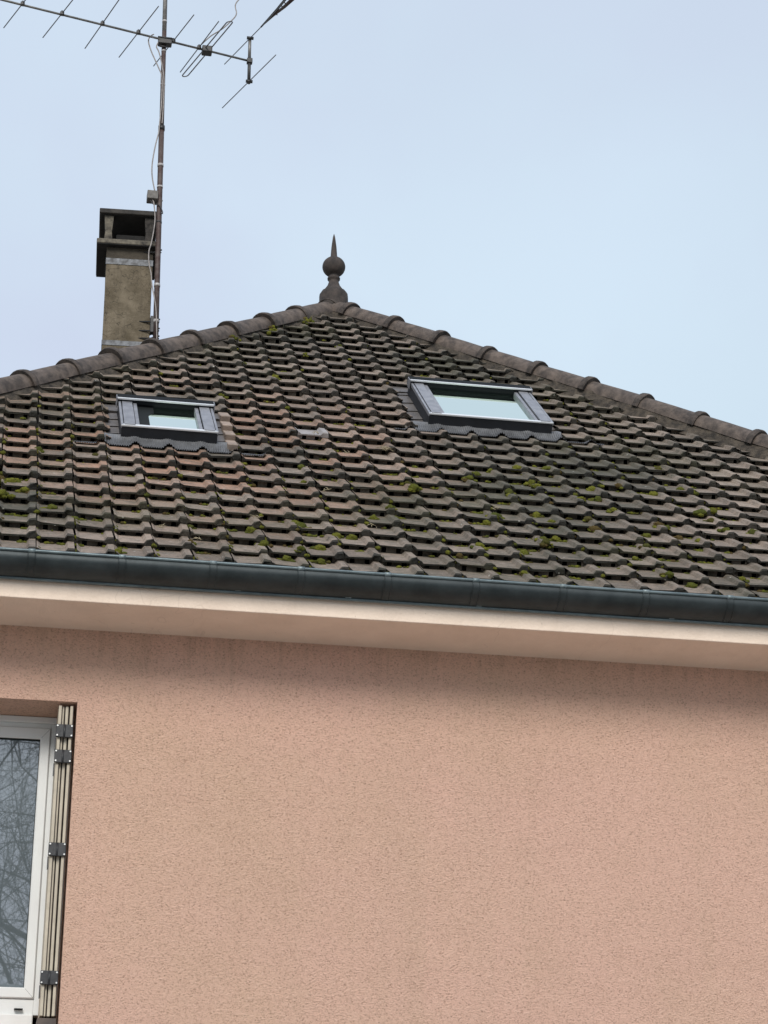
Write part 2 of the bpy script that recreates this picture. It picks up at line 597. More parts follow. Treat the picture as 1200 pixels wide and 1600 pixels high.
# ------------------------------------------------------------------ ground
g = MB()
n = 24
for i in range(n):
    for j in range(n):
        x0, y0 = -400 + 800 / n * i, -400 + 800 / n * j
        g.quad([(x0, y0, 0), (x0 + 800 / n, y0, 0), (x0 + 800 / n, y0 + 800 / n, 0), (x0, y0 + 800 / n, 0)])
bmesh.ops.remove_doubles(g.bm, verts=g.bm.verts, dist=0.001)
go = g.obj('ground', M_GROUND)
go['kind'] = 'structure'

# ------------------------------------------------------------------ house: walls, cornice
house = thing('house', 'pink roughcast house with a mossy brown tiled hip roof, zinc gutter and finial', 'house', (APEX.x, APEX.y, 0))

WY = 14.50                    # front wall plane
RY = 14.87                    # back of the window reveal
CZ = 7.05                     # soffit
WX0, WX1 = -1.05, 0.632       # window opening
WZ0, WZ1 = 4.37, 6.535
HX0, HX1 = APEX.x - HALF + 0.55, APEX.x + HALF - 0.55
HY1 = APEX.y + HALF - 0.55


def lean(v):
    """the window sits a few millimetres out of plumb"""
    return Vector((v.x + 0.0062 * (v.z - 6.5), v.y, v.z))


w = MB()
xs, zs = [HX0, WX0, WX1, HX1], [0.0, WZ0, WZ1, CZ]


def wp(x, z, y=WY):
    q = Vector((x, y, z))
    return lean(q) if (x in (WX0, WX1) and z in (WZ0, WZ1)) else q


for i in range(3):
    for j in range(3):
        if i == 1 and j == 1:
            continue
        w.quad([wp(xs[i], zs[j]), wp(xs[i + 1], zs[j]), wp(xs[i + 1], zs[j + 1]), wp(xs[i], zs[j + 1])])
cr = [wp(WX0, WZ0), wp(WX1, WZ0), wp(WX1, WZ1), wp(WX0, WZ1)]
for a, b in zip(cr, cr[1:] + cr[:1]):
    w.quad([a, b, b + Vector((0, RY - WY + 0.1, 0)), a + Vector((0, RY - WY + 0.1, 0))])
w.quad([(HX1, WY, 0), (HX1, HY1, 0), (HX1, HY1, CZ), (HX1, WY, CZ)])
w.quad([(HX0, HY1, 0), (HX0, WY, 0), (HX0, WY, CZ), (HX0, HY1, CZ)])
w.quad([(HX1, HY1, 0), (HX0, HY1, 0), (HX0, HY1, CZ), (HX1, HY1, CZ)])
bmesh.ops.remove_doubles(w.bm, verts=w.bm.verts, dist=0.0005)
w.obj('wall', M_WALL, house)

FY = 13.98
EX0, EX1, EY1 = APEX.x - HALF + 0.03, APEX.x + HALF - 0.03, APEX.y + HALF - 0.03
c = MB()
c.box((EX0, FY, CZ), (EX1, EY1, 7.255), 0.006)
c.obj('cornice', M_CREAM, house)

# ------------------------------------------------------------------ roof
roof = MB()
D0 = UN * -0.085
AP = APEX + Vector((0, 0, -0.085 / math.cos(TH)))
cz = E0.z - 0.03
cor = [Vector((APEX.x - HALF, E0.y, E0.z)), Vector((APEX.x + HALF, E0.y, E0.z)), Vector((APEX.x + HALF, APEX.y + HALF, E0.z)), Vector((APEX.x - HALF, APEX.y + HALF, E0.z))]
roof.quad([cor[0] + Vector((0, 0.02, -0.09)), cor[1] + Vector((0, 0.02, -0.09)), AP])
for a, b in ((1, 2), (2, 3), (3, 0)):
    roof.quad([cor[a], cor[b], APEX], 1)
lo = [q + Vector((0, 0.02, -0.115)) for q in cor]
roof.quad(lo[::-1])
roofo = roof.obj('roof', [M_UNDER, M_TILE], house, recalc=False)

# --- one interlocking tile: pan, side roll, rounded lip, recessed front with two dark notches
PROF = [(0.003, 0.017), (0.012, 0.014), (0.030, 0.0), (0.190, 0.0), (0.208, 0.024), (0.250, 0.024), (0.257, -0.004)]
STEP = 0.046


def tile_mesh(name, seed):
    rnd = random.Random(seed)
    bm = bmesh.new()
    j = lambda a: rnd.uniform(-a, a)
    b_ = 0.003
    rows = []
    lipj = [j(0.006) for _ in PROF]
    skew = j(0.004)
    chip = rnd.choice([None, 3, 2, 1, 4, 5]) if seed > 2 else None
    for b, dc, kind in ((0.0, -0.014, 'low'), (0.0, -0.003, 'lip'), (b_, 0.0, 'top'), (G + 0.045, -STEP * (G + 0.045) / G, 'back')):
        row = []
        for i, (a, c_) in enumerate(PROF):
            cc = c_ + dc
            bb = b
            aa = a
            if kind == 'low':
                cc = -0.013 if i < 4 else (-0.021 if i < 6 else -0.03)
                if i in (4, 5):
                    aa = a + (-0.004 if i == 4 else 0.004)
            if kind in ('lip', 'top') and i in (4, 5):
                cc -= 0.006 if kind == 'lip' else 0.0
                bb += 0.008 if kind == 'top' else 0.002
            if kind in ('low', 'lip', 'top'):
                bb += lipj[i] + skew * (a / TW - 0.5)
                if chip is not None and i == chip:
                    bb += rnd.uniform(0.014, 0.034)
                cc += j(0.0022)
            row.append(bm.verts.new((aa, bb, cc)))
        rows.append(row)
    for r in range(3):
        for i in range(len(PROF) - 1):
            f = bm.faces.new((rows[r][i], rows[r][i + 1], rows[r + 1][i + 1], rows[r + 1][i]))
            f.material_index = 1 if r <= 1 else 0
            f.smooth = False
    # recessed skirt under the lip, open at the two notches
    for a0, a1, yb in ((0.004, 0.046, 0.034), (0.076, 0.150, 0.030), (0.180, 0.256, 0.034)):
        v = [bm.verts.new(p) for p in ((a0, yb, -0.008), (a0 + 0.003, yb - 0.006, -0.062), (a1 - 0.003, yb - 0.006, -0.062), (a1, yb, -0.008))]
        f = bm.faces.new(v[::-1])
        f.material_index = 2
    for f in bm.faces:
        f.normal_update()
        if f.normal.z < -0.2 or (abs(f.normal.z) < 0.3 and f.normal.y > 0.3):
            f.normal_flip()
    me = bpy.data.meshes.new(name)
    bm.to_mesh(me)
    bm.free()
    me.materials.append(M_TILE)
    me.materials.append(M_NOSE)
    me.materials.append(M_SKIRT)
    return me


TILES = [tile_mesh('tile', s) for s in range(14)]
BASIS = Matrix(((UX.x, UU.x, UN.x), (UX.y, UU.y, UN.y), (UX.z, UU.z, UN.z)))
trnd = random.Random(3)


def tile_matrix(c_, r_):
    base = rp(c_, r_)
    rot = Matrix.Rotation(trnd.gauss(0, 0.011), 3, 'Z') @ Matrix.Rotation(trnd.gauss(0, 0.008), 3, 'X') @ Matrix.Rotation(trnd.gauss(0, 0.011), 3, 'Y')
    mm = (BASIS @ rot).to_4x4()
    mm.translation = base + UX * (trnd.gauss(0, 0.0025) + 0.006 * noise.noise(Vector((c_ * 0.8, r_ * 0.25, 2)))) + UU * (trnd.gauss(0, 0.006) + 0.010 * noise.noise(Vector((c_ * 0.3, r_ * 0.7, 8)))) + UN * (abs(trnd.gauss(0, 0.0022)) + 0.006 * noise.noise(Vector((c_ * 0.3, r_ * 0.3, 5))))
    if trnd.random() < 0.035:
        mm.translation -= UU * trnd.uniform(0.012, 0.040)
    return mm


# roof-window zones: columns c0..c1 and courses r0..r1 are left free
ZONES = [(2.17, 5.64, 10, 13.95), (12.18, 17.0, 14, 18.95)]
SPECIAL = {(8, 13): 'pale'}


def hips_at(r):
    """columns where the two hips cross course r"""
    y = rp(0, r).y - E0.y
    return ((APEX.x - HALF + y) - E0.x) / TW, ((APEX.x + HALF - y) - E0.x) / TW


def cut_tile(me0, mw, planes):
    bm = bmesh.new()
    bm.from_mesh(me0)
    bm.transform(mw)
    for co, no in planes:                 # keep the side the normal points away from
        bmesh.ops.bisect_plane(bm, geom=bm.verts[:] + bm.edges[:] + bm.faces[:], plane_co=co, plane_no=no, clear_outer=True, dist=1e-5)
    if not bm.faces:
        bm.free()
        return None
    return bm


def cut_pieces(me0, mw, c_, r_):
    """list of plane sets for the pieces left of this tile"""
    hl = ((APEX - Vector((0.06, 0, 0))), Vector((-1, 1, 0)).normalized())
    hr = ((APEX + Vector((0.06, 0, 0))), Vector((1, 1, 0)).normalized())
    lo_l, lo_r = hips_at(r_)
    up_l, up_r = hips_at(r_ + 1.25)
    base = []
    if c_ < up_l + 0.3:
        base.append((APEX + Vector((0.07, 0, 0)), Vector((-1, 1, 0)).normalized()))
    if c_ + 1 > up_r - 0.3:
        base.append((APEX - Vector((0.07, 0, 0)), Vector((1, 1, 0)).normalized()))
    if (c_ + 1 < lo_l) or (c_ > lo_r):
        return []
    if c_ + 1 - lo_l < 0.72 or lo_r - c_ < 0.72:
        return []
    sets = [base]
    for c0, c1, r0, r1 in ZONES:
        if r0 <= r_ < r1:
            if c_ >= c0 and c_ + 1 <= c1:
                return []
            if c_ < c0 < c_ + 1:
                return [base + [(rp(c0, 0), UX)]]
            if c_ < c1 < c_ + 1:
                return [base + [(rp(c1, 0), -UX)]]
        elif r0 <= r_ + 1.0 < r0 + 0.0:
            pass
    return sets


def to_px(p):
    d = p - Vector((0, 0, 1.6))
    z = d.dot(CAM_F)
    return 600 + 3560 * d.dot(CAM_R) / z, 800 - 3560 * d.dot(CAM_U) / z


cand = []
for r_ in range(0, 30):
    for c_ in range(-13, 37):
        px = to_px(rp(c_ + 0.5, r_))
        inside = -30 < px[0] < 1230 and 480 < px[1] < 960
        cand.append((0 if inside else 1, r_, c_))
cand.sort()
nobj = 0
rest = bmesh.new()
fast_v, fast_f, fast_m = [], [], []
for out_, r_, c_ in cand:
    mw = tile_matrix(c_, r_)
    me0 = trnd.choice(TILES)
    sets = cut_pieces(me0, mw, c_, r_)
    if not sets:
        continue
    if r_ in (10, 11, 12, 13) and c_ == 5:
        continue
    planes = sets[0]
    single = (not out_) and nobj < 300
    if planes:
        bm = cut_tile(me0, mw, planes)
        if bm is None:
            continue
        if single:
            me = bpy.data.meshes.new('tile')
            bm.transform(mw.inverted())
            bm.to_mesh(me)
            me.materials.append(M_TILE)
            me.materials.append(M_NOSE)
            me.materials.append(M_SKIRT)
            o = link('tile', me)
            o.matrix_world = mw
            put(o, roofo)
            nobj += 1
        else:
            me = bpy.data.meshes.new('tmp')
            bm.to_mesh(me)
            k0 = len(fast_v)
            fast_v += [v.co[:] for v in me.vertices]
            fast_f += [[k0 + i for i in p.vertices] for p in me.polygons]
            fast_m += [p.material_index for p in me.polygons]
            bpy.data.meshes.remove(me)
        bm.free()
    elif single:
        o = link('tile', me0)
        o.matrix_world = mw
        put(o, roofo)
        nobj += 1
    else:
        k0 = len(fast_v)
        fast_v += [(mw @ v.co)[:] for v in me0.vertices]
        fast_f += [[k0 + i for i in p.vertices] for p in me0.polygons]
        fast_m += [p.material_index for p in me0.polygons]
rest.free()
me = bpy.data.meshes.new('tile_field')
me.from_pydata(fast_v, [], fast_f)
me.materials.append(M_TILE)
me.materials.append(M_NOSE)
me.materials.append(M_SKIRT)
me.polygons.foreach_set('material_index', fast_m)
o = link('tile_field', me, roofo)
o['kind'] = 'stuff'

# clean-cut tile stubs along the right of the smaller roof window
for r_ in (10, 11, 12, 13):
    o0_ = rp(5.66 + 0.015 * (r_ % 2), r_)
    b_ = MB(lambda v: o0_ + UX * v.x + UU * v.y + UN * (v.z - STEP * v.y / G))
    b_.box((0, 0.004 + 0.012 * (r_ % 2), -0.03), (0.084, G * 1.04, 0.030), 0.008)
    o = b_.obj('tile', M_CUT, roofo)
    o['label'] = 'pale cut tile end beside the smaller roof window'

# --- ridge tiles down both hips, on a mortar bed
SQ2 = math.sqrt(2)


def hip_pt(sg, s):
    """axis of the ridge tiles: s = plan distance along x from the apex"""
    return Vector((APEX.x + sg * s, APEX.y - s, APEX.z - s * math.tan(TH) - 0.046 + (0.020 if sg > 0 else 0.005) * s))


def ridge_tile(sg, s0, s1, rnd):
    a, b = hip_pt(sg, s0), hip_pt(sg, s1)      # a = lower end
    ax = (b - a).normalized()
    side = ax.cross(Vector((0, 0, 1))).normalized()
    up = side.cross(ax).normalized()
    a = a + side * rnd.gauss(0, 0.006) + up * rnd.gauss(0, 0.005)
    b = b + side * rnd.gauss(0, 0.006)
    ln = (b - a).length
    prof = [(-0.005, 0.112, 1), (-0.012, 0.150, 1), (0.004, 0.157, 1), (0.050, 0.152, 1), (0.066, 0.126, 0), (ln * 0.55, 0.124, 0), (ln + 0.06, 0.117, 0)]
    bm = MB()
    rings = []
    for t, r0, mi in prof:
        p = a + (b - a) / ln * t
        ring = []
        for k in range(15):
            an = R(-97 + 194 * k / 14)
            rr = r0 * (1 + 0.012 * noise.noise(p * 9 + Vector((k, 0, 0))))
            ring.append(bm.bm.verts.new(p + side * math.sin(an) * rr + up * math.cos(an) * rr))
        rings.append(ring)
    for i in range(len(rings) - 1):
        for k in range(14):
            f = bm.bm.faces.new((rings[i][k], rings[i][k + 1], rings[i + 1][k + 1], rings[i + 1][k]))
            f.smooth = i > 2
            f.material_index = prof[i][2] if i < 3 else 0
    return bm.obj('ridge_tile', [M_RIDGE, M_COLLAR], roofo)


rr = random.Random(5)
for sg, first in ((-1, 0.04), (1, 0.165)):
    ss = [first + 0.3845 * k if sg > 0 else 0.04 + 0.382 * k for k in range(17)]
    top = 0.0
    for s0 in ss:
        if s0 > HALF:
            break
        ridge_tile(sg, s0, max(top, -0.02), rr)
        top = s0
    # mortar skirt both sides
    bm = MB()
    ns = 420
    for side_s in (1, -1):
        prev = None
        for i in range(ns + 1):
            s = -0.05 + (HALF + 0.0) * i / ns
            ctr = hip_pt(sg, s)
            hl = Vector((APEX.x + sg * s, APEX.y - s, APEX.z - s * math.tan(TH)))
            # plan direction from hip into the front slope (side_s=1) or the other slope
            pd = Vector((-sg, -1, 0)).normalized() * side_s
            drop = math.tan(TH) / SQ2
            ring = []
            for q, (d_, z_) in enumerate(((0.085, 0.040), (0.103, 0.004), (0.116, -0.036), (0.140, -0.078), (0.172, -0.160))):
                wob = noise.noise(Vector((s * 5.5, q * 0.7, side_s * 3 + sg))) * (0.016 if q else 0.006) + noise.noise(Vector((s * 19, q * 1.7, sg))) * (0.010 if q else 0.003)
                ring.append(bm.bm.verts.new(ctr + pd * (d_ + wob) + Vector((0, 0, z_ + noise.noise(Vector((s * 14, 7 + q, sg))) * 0.008))))
            if prev:
                for q in range(4):
                    f = bm.bm.faces.new((prev[q], prev[q + 1], ring[q + 1], ring[q]))
                    f.smooth = True
            prev = ring
    bm.obj('mortar_bed', M_MORTAR, roofo)

# --- finial
FC = Vector((3.268, 20.26, 0))
f_ = MB()
f_.lathe(FC, [(0.150, 12.55), (0.150, 13.00), (0.146, 13.035), (0.128, 13.065), (0.100, 13.085)], 16)
base = f_.obj('finial', M_FINIAL, house)
base['label'] = 'turned clay roof finial with ball and spike'
f_ = MB()
f_.lathe(FC, [(0.104, 13.080), (0.092, 13.10), (0.066, 13.14), (0.052, 13.185), (0.050, 13.205), (0.064, 13.215), (0.066, 13.232), (0.055, 13.245), (0.050, 13.252)], 28)
f_.obj('neck', M_FINIAL, base)
f_ = MB()
f_.lathe(FC, [(0.05, 13.25)] + [(0.119 * math.cos(R(a)), 13.367 + 0.112 * math.sin(R(a))) for a in range(-66, 72, 8)] + [(0.036, 13.478)], 32)
f_.obj('ball', M_FINIAL, base)
f_ = MB()
f_.lathe(FC, [(0.042, 13.468), (0.038, 13.484), (0.034, 13.50), (0.027, 13.60), (0.013, 13.715), (0.004, 13.755), (0, 13.762)], 20)
f_.obj('spike', M_FINIAL, base)

# ------------------------------------------------------------------ gutter
GY = 13.82
gx0, gx1 = APEX.x - HALF - 0.05, APEX.x + HALF + 0.05
GP = [(GY - 0.002, 7.308), (GY - 0.012, 7.285), (GY - 0.006, 7.255), (GY + 0.022, 7.222), (GY + 0.065, 7.196), (GY + 0.128, 7.176), (13.978, 7.172)]


def extrude(prof, x0, x1, off=0.0, step=None):
    b = MB()
    n_ = max(1, int((x1 - x0) / step)) if step else 1
    prev = None
    for i in range(n_ + 1):
        x = x0 + (x1 - x0) * i / n_
        ring = [b.bm.verts.new((x, y - off + (noise.noise(Vector((x * 1.3, q, 0))) * 0.0025 if step else 0), z + (noise.noise(Vector((x * 0.5, 9, 1))) * 0.004 if step else 0))) for q, (y, z) in enumerate(prof)]
        if prev:
            for q in range(len(prof) - 1):
                f = b.bm.faces.new((prev[q], prev[q + 1], ring[q + 1], ring[q]))
                f.smooth = True
        prev = ring
    return b


b = extrude(GP, gx0, gx1, 0, 0.15)
gut = b.obj('gutter', M_ZINC, house)
b = extrude([(GY + 0.012, 7.296), (13.97, 7.26)], gx0, gx1)
b.obj('gutter_bed', M_ZINC, gut)


def wavy(y, z, k):
    return [(gx0 + (gx1 - gx0) * i / 90, y, z + noise.noise(Vector((i * 0.15 * 0.5, 9, 1))) * 0.003) for i in range(91)]


b = MB()
b.tube(wavy(GY - 0.003, 7.316, 0), 0.0125, 8)
b.obj('gutter_bead', M_ZINCL, gut)
b = MB()
b.tube(wavy(GY + 0.130, 7.173, 0), 0.0115, 8)
b.obj('lower_rod', M_ZINCL, gut)
GJ = [0.257, 0.842, 1.439, 2.023, 2.606, 3.206, 3.809, 4.389, 4.985]
GJ = [0.257 - 0.59 * k for k in (5, 4, 3, 2, 1)] + GJ + [4.985 + 0.59 * k for k in range(1, 8)]
jr = random.Random(11)
for x in GJ:
    b = extrude(GP, x - 0.020, x + 0.020, 0.004)
    for q in (-0.024, 0.024):
        b.tube([(x + q, y - 0.004, z) for y, z in GP], 0.0030, 6)
    b.obj('gutter_joint', M_ZINC, gut)
    b = MB()
    b.tube([(x - 0.022, GY - 0.003, 7.316), (x + 0.022, GY - 0.003, 7.316)], 0.0165, 8)
    b.obj('bead_clip', M_SOLDER, gut)
for x in [0.98, 2.36, 3.25, 4.60, 1.62]:
    b = MB()
    b.box((x - 0.02, GY + 0.112, 7.178), (x + 0.02, GY + 0.14, 7.190), 0.003)
    b.obj('rod_clip', M_SOLDER, gut)

# ------------------------------------------------------------------ roof windows


def roof_window(c0, c1, r0, r1, ap_c0, ap_c1, ap_r, lab, dark_w):
    rw = thing('roof_window', lab, 'x', rp((c0 + c1) / 2, r0, 0))
    del rw['category']
    put(rw, house)
    ROOT[rw.name] = rw.location.copy()
    rw.matrix_parent_inverse = Matrix.Translation(-ROOT['house'])
    x0, x1 = 0.0, (c1 - c0) * TW
    l = (r1 - r0) * G
    o0 = rp(c0, r0, 0)
    fr = lambda v: o0 + UX * v.x + UU * v.y + UN * v.z
    def part(name, m_, boxes, parent=rw, bev=0.003):
        b_ = MB(fr)
        for q in boxes:
            b_.box(q[0], q[1], bev)
        return b_.obj(name, m_, parent)
    t = 0.100
    part('frame', M_RWD, [((x0, 0, -0.016), (x1, 0.055, t - 0.012)), ((x0, 0.055, -0.07), (x0 + 0.05, l, t - 0.012)), ((x1 - 0.05, 0.055, -0.07), (x1, l, t - 0.012)), ((x0 + 0.05, l - 0.05, -0.07), (x1 - 0.05, l, t - 0.012))])
    # bright lower trim
    part('bottom_trim', M_RWE, [((x0 - 0.004, -0.006, t - 0.012), (x1 + 0.004, 0.032, t + 0.003))])
    for xa in (x0 - 0.006, x1 - 0.014):
        part('edge_trim', M_RWL, [((xa, 0.0, t - 0.028), (xa + 0.020, l, t + 0.004))])
    cw = 0.086
    for xa in (x0 + 0.020, x1 - 0.020 - cw):
        cv = part('side_cover', M_RWL, [((xa, 0.004, t - 0.010), (xa + cw, l * 0.62, t + 0.010)), ((xa + 0.002, l * 0.62, t - 0.010), (xa + cw - 0.002, l - 0.06, t + 0.007))])
    # sash rails
    s0, s1 = x0 + 0.020 + cw + 0.006, x1 - 0.020 - cw - 0.006
    for xa in (s0, s1 - 0.030):
        part('sash_stile', M_RWL, [((xa, 0.036, 0.02), (xa + 0.030, l - 0.10, t - 0.004))], bev=0.004)
    part('sash_rail', M_RWD, [((s0 + 0.03, 0.036, 0.02), (s1 - 0.03, 0.070, t - 0.012))])
    b_ = MB(fr)
    b_.quad([(s0 + 0.03, 0.07, 0.066), (s1 - 0.03, 0.07, 0.066), (s1 - 0.03, l - 0.1, 0.066), (s0 + 0.03, l - 0.1, 0.066)])
    b_.obj('pane', M_SKYGL, rw)
    if dark_w:                                   # added matte sheet, standing in for the dark left of the glass view
        b_ = MB(fr)
        xa, xb = s0 + 0.032, s0 + 0.032 + dark_w
        yb = l * 0.62
        pts = [(xa, 0.072), (xb, 0.072), (xb, yb - 0.09), (xb + 0.012, yb - 0.035), (xb + 0.045, yb), (xb + 0.05, l - 0.1), (xa, l - 0.1)]
        b_.quad([(x, y, 0.0685) for x, y in pts])
        b_.obj('dark_pane_sheet', M_GASK, rw)
    # top hood
    b_ = MB(fr)
    pr = [(l - 0.135, t - 0.040), (l - 0.150, t - 0.010), (l - 0.150, t + 0.022), (l - 0.138, t + 0.036), (l - 0.05, t + 0.040), (l + 0.02, t + 0.020), (l + 0.03, t - 0.05)]
    ex = 0.012
    a_ = [b_.bm.verts.new(fr(Vector((x0 - ex, y, z)))) for y, z in pr]
    c_ = [b_.bm.verts.new(fr(Vector((x1 + ex, y, z)))) for y, z in pr]
    for i in range(len(pr) - 1):
        f = b_.bm.faces.new((a_[i], a_[i + 1], c_[i + 1], c_[i]))
    b_.bm.faces.new(a_)
    b_.bm.faces.new(c_[::-1])
    b_.obj('hood', M_HOOD, rw)
    part('hood_trim', M_RWE, [((x0 - ex - 0.002, l - 0.156, t + 0.020), (x1 + ex + 0.002, l - 0.138, t + 0.036))])
    for xa in (x0 - 0.022, x1 + ex + 0.002):
        part('hinge_cap', M_RWL, [((xa, l - 0.16, t - 0.05), (xa + 0.009, l - 0.05, t + 0.034))])
    # channel flashings left and right, above
    b_ = MB(fr)
    for xa, xb in ((x0 - 0.13, x0 - 0.002), (x1 + 0.002, x1 + 0.10)):
        n_ = 5
        for i in range(n_):
            ya, yb = -0.02 + (l + 0.22) * i / n_, -0.02 + (l + 0.22) * (i + 1) / n_ + 0.004
            b_.quad([(xa, ya, -0.036 + 0.004), (xb, ya, -0.030 + 0.004), (xb, yb, -0.034), (xa, yb, -0.040)])
    b_.quad([(x0 - 0.13, l, -0.02), (x1 + 0.10, l, -0.02), (x1 + 0.10, l + 0.22, -0.03), (x0 - 0.13, l + 0.22, -0.03)])
    b_.obj('channel_flashing', M_GUT, rw)
    # pleated apron dressed over the tiles below
    b_ = MB()
    ca, cb = ap_c0, ap_c1
    npl = int((cb - ca) * TW / 0.0180)
    nx = npl * 4
    ys = [0.0, 0.22, 0.5, 0.75, 1.0]
    top_r = r0 + 0.10
    prev = None
    for i in range(nx + 1):
        cc = ca + (cb - ca) * i / nx
        fx = (cc % 1.0) * TW
        # drape: low over the pan, up over the roll
        bump_ = 0.5 - 0.5 * math.cos(2 * math.pi * min(1, max(0, (fx - 0.165) / 0.125))) if fx > 0.165 else (0.5 - 0.5 * math.cos(2 * math.pi * min(1, (fx + TW - 0.165) / 0.125)) if fx + TW - 0.165 < 0.125 else 0)
        ring = []
        over = c0 - 0.5 < cc < c1 + 0.35
        for q, yv in enumerate(ys):
            r_ = ap_r + ((top_r if over else r0 - 0.06 + (0.0 if r0 == int(r0) else int(r0) - r0)) - ap_r) * yv
            fo = 1 - yv
            pl = 0.0065 * math.sin(2 * math.pi * i / 4 + 0.8) * min(1, fo * 3)
            h_ = -STEP * min(1.0, r_ - math.floor(ap_r)) + 0.012 + 0.012 * (1 - yv) + (bump_ * 0.028 + 0.002 * noise.noise(Vector((cc * 3, yv, 0)))) * (0.35 + 0.65 * fo) + pl
            h_ = h_ + (1.0 if over else 0.0) * (max(0.0, yv - 0.3) / 0.7) ** 1.5 * (0.012 - (-STEP + 0.012))
            rj = (-0.12 * (1 - bump_) + 0.03 * noise.noise(Vector((cc * 1.3, 3, r0)))) * fo
            ring.append(b_.bm.verts.new(rp(cc, r_ + rj, h_)))
        if prev:
            for q in range(len(ys) - 1):
                b_.bm.faces.new((prev[q], ring[q], ring[q + 1], prev[q + 1]))
        prev = ring
    b_.obj('pleated_apron', M_LEAD, rw)
    return rw


roof_window(2.46, 5.35, 10.28, 13.28, 1.03, 6.78, 9.66, 'smaller roof window, on the left of the slope', 0.085)
roof_window(12.55, 16.68, 14.25, 18.33, 11.35, 18.28, 13.64, 'larger roof window, right of the roof peak', 0)

# a pale replacement tile, left among the dark ones
me = TILES[0].copy()
me.materials.clear()
me.materials.append(M_SLABG)
me.materials.append(M_SLABG)
me.materials.append(M_SKIRT)
for oo in list(roofo.children):
    if oo.name.startswith('tile') and oo.get('kind') is None:
        d = oo.matrix_world.translation - rp(8, 12)
        if d.length < 0.06:
            oo.data = me
            oo['label'] = 'pale grey replacement tile'

# ------------------------------------------------------------------ chimney
CY = 18.80
ch = thing('chimney', 'rendered chimney with two concrete slabs on posts', 'x', (1.09, CY + 0.25, 10.6))
del ch['category']
put(ch, house)
ROOT[ch.name] = ch.location.copy()


CHO = Vector((0.868, 18.80, 0))
CHR = Matrix.Rotation(R(-3.2), 3, 'Z')
chf = lambda v: CHO + CHR @ (v - CHO)


def cbox(name, m_, boxes, bev=0.006, parent=ch):
    b_ = MB(chf)
    for q in boxes:
        b_.box(q[0], q[1], bev)
    return b_.obj(name, m_, parent)


cx0, cx1, cy0, cy1 = 0.868, 1.302, CY, CY + 0.50
b_ = MB(chf)
b_.box((cx0, cy0, 10.3), (cx1, cy1, 12.545), 0.008)
b_.obj('shaft', M_CHIM, ch)
for za, zb in ((12.335, 12.400), (11.478, 11.530)):
    cbox('strap', M_STRAP, [((cx0 - 0.004, cy0 - 0.005, za), (cx1 + 0.004, cy0 - 0.001, zb)), ((cx0 - 0.005, cy0, za), (cx0 - 0.001, cy1, zb)), ((cx1 + 0.001, cy0, za), (cx1 + 0.005, cy1, zb))], 0.001)
cbox('lower_slab', M_POST, [((0.770, CY - 0.065, 12.525), (1.335, CY + 0.585, 12.575))], 0.008)
cbox('slab_underside', M_SOOTSHADE, [((0.774, CY - 0.061, 12.515), (1.331, CY + 0.581, 12.524))], 0.002)  # thin black sheet: soot and underside shade put into its colour
cbox('upper_slab', M_CONC, [((0.782, CY - 0.045, 12.865), (1.325, CY + 0.575, 12.915))], 0.008)
for px in (0.875, 1.255):
    for py in (CY + 0.03, CY + 0.47):
        b_ = MB(chf)
        hw = 0.040
        for (wa, za), (wb, zb) in (((hw, 12.575), (hw * 0.72, 12.70)), ((hw * 0.80, 12.702), (hw * 1.1, 12.865))):
            q0 = [(px + sx * wa, py + sy * 0.035, za) for sx, sy in ((-1, -1), (1, -1), (1, 1), (-1, 1))]
            q1 = [(px + sx * wb, py + sy * 0.035, zb) for sx, sy in ((-1, -1), (1, -1), (1, 1), (-1, 1))]
            v0 = [b_.bm.verts.new(b_.P(q)) for q in q0]
            v1 = [b_.bm.verts.new(b_.P(q)) for q in q1]
            for i in range(4):
                b_.bm.faces.new((v0[i], v0[(i + 1) % 4], v1[(i + 1) % 4], v1[i]))
            b_.bm.faces.new(v1)
            b_.bm.faces.new(v0[::-1])
        b_.obj('post', (M_POST if px < 1 else M_DARKC) if py < CY + 0.1 else M_SOOTSHADE, ch)  # back posts blackened for the shade inside the cap
cbox('flue', M_SOOTSHADE, [((0.95, CY + 0.10, 12.575), (1.22, CY + 0.42, 12.72))], 0.01)
cbox('soot_shade_sheet', M_SOOTSHADE, [((0.80, CY - 0.02, 12.857), (1.308, CY + 0.555, 12.864))], 0.001)  # sheet painted black for soot and shade below the upper slab

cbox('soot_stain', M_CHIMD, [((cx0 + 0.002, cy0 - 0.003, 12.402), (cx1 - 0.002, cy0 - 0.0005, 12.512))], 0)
cbox('cap_dark_sheet', M_SOOTSHADE, [((0.93, CY + 0.425, 12.577), (1.24, CY + 0.44, 12.855))], 0)  # black sheet added to darken the open cap

# ------------------------------------------------------------------ window and shutter
win = thing('window', 'white PVC window in a deep reveal', 'x', (-0.2, RY, WZ0))
del win['category']
put(win, house)
ROOT[win.name] = win.location.copy()


def wbox(name, m_, boxes, parent=win, bev=0.003):
    b_ = MB(lean)
    for q in boxes:
        b_.box(q[0], q[1], bev)
    return b_.obj(name, m_, parent)


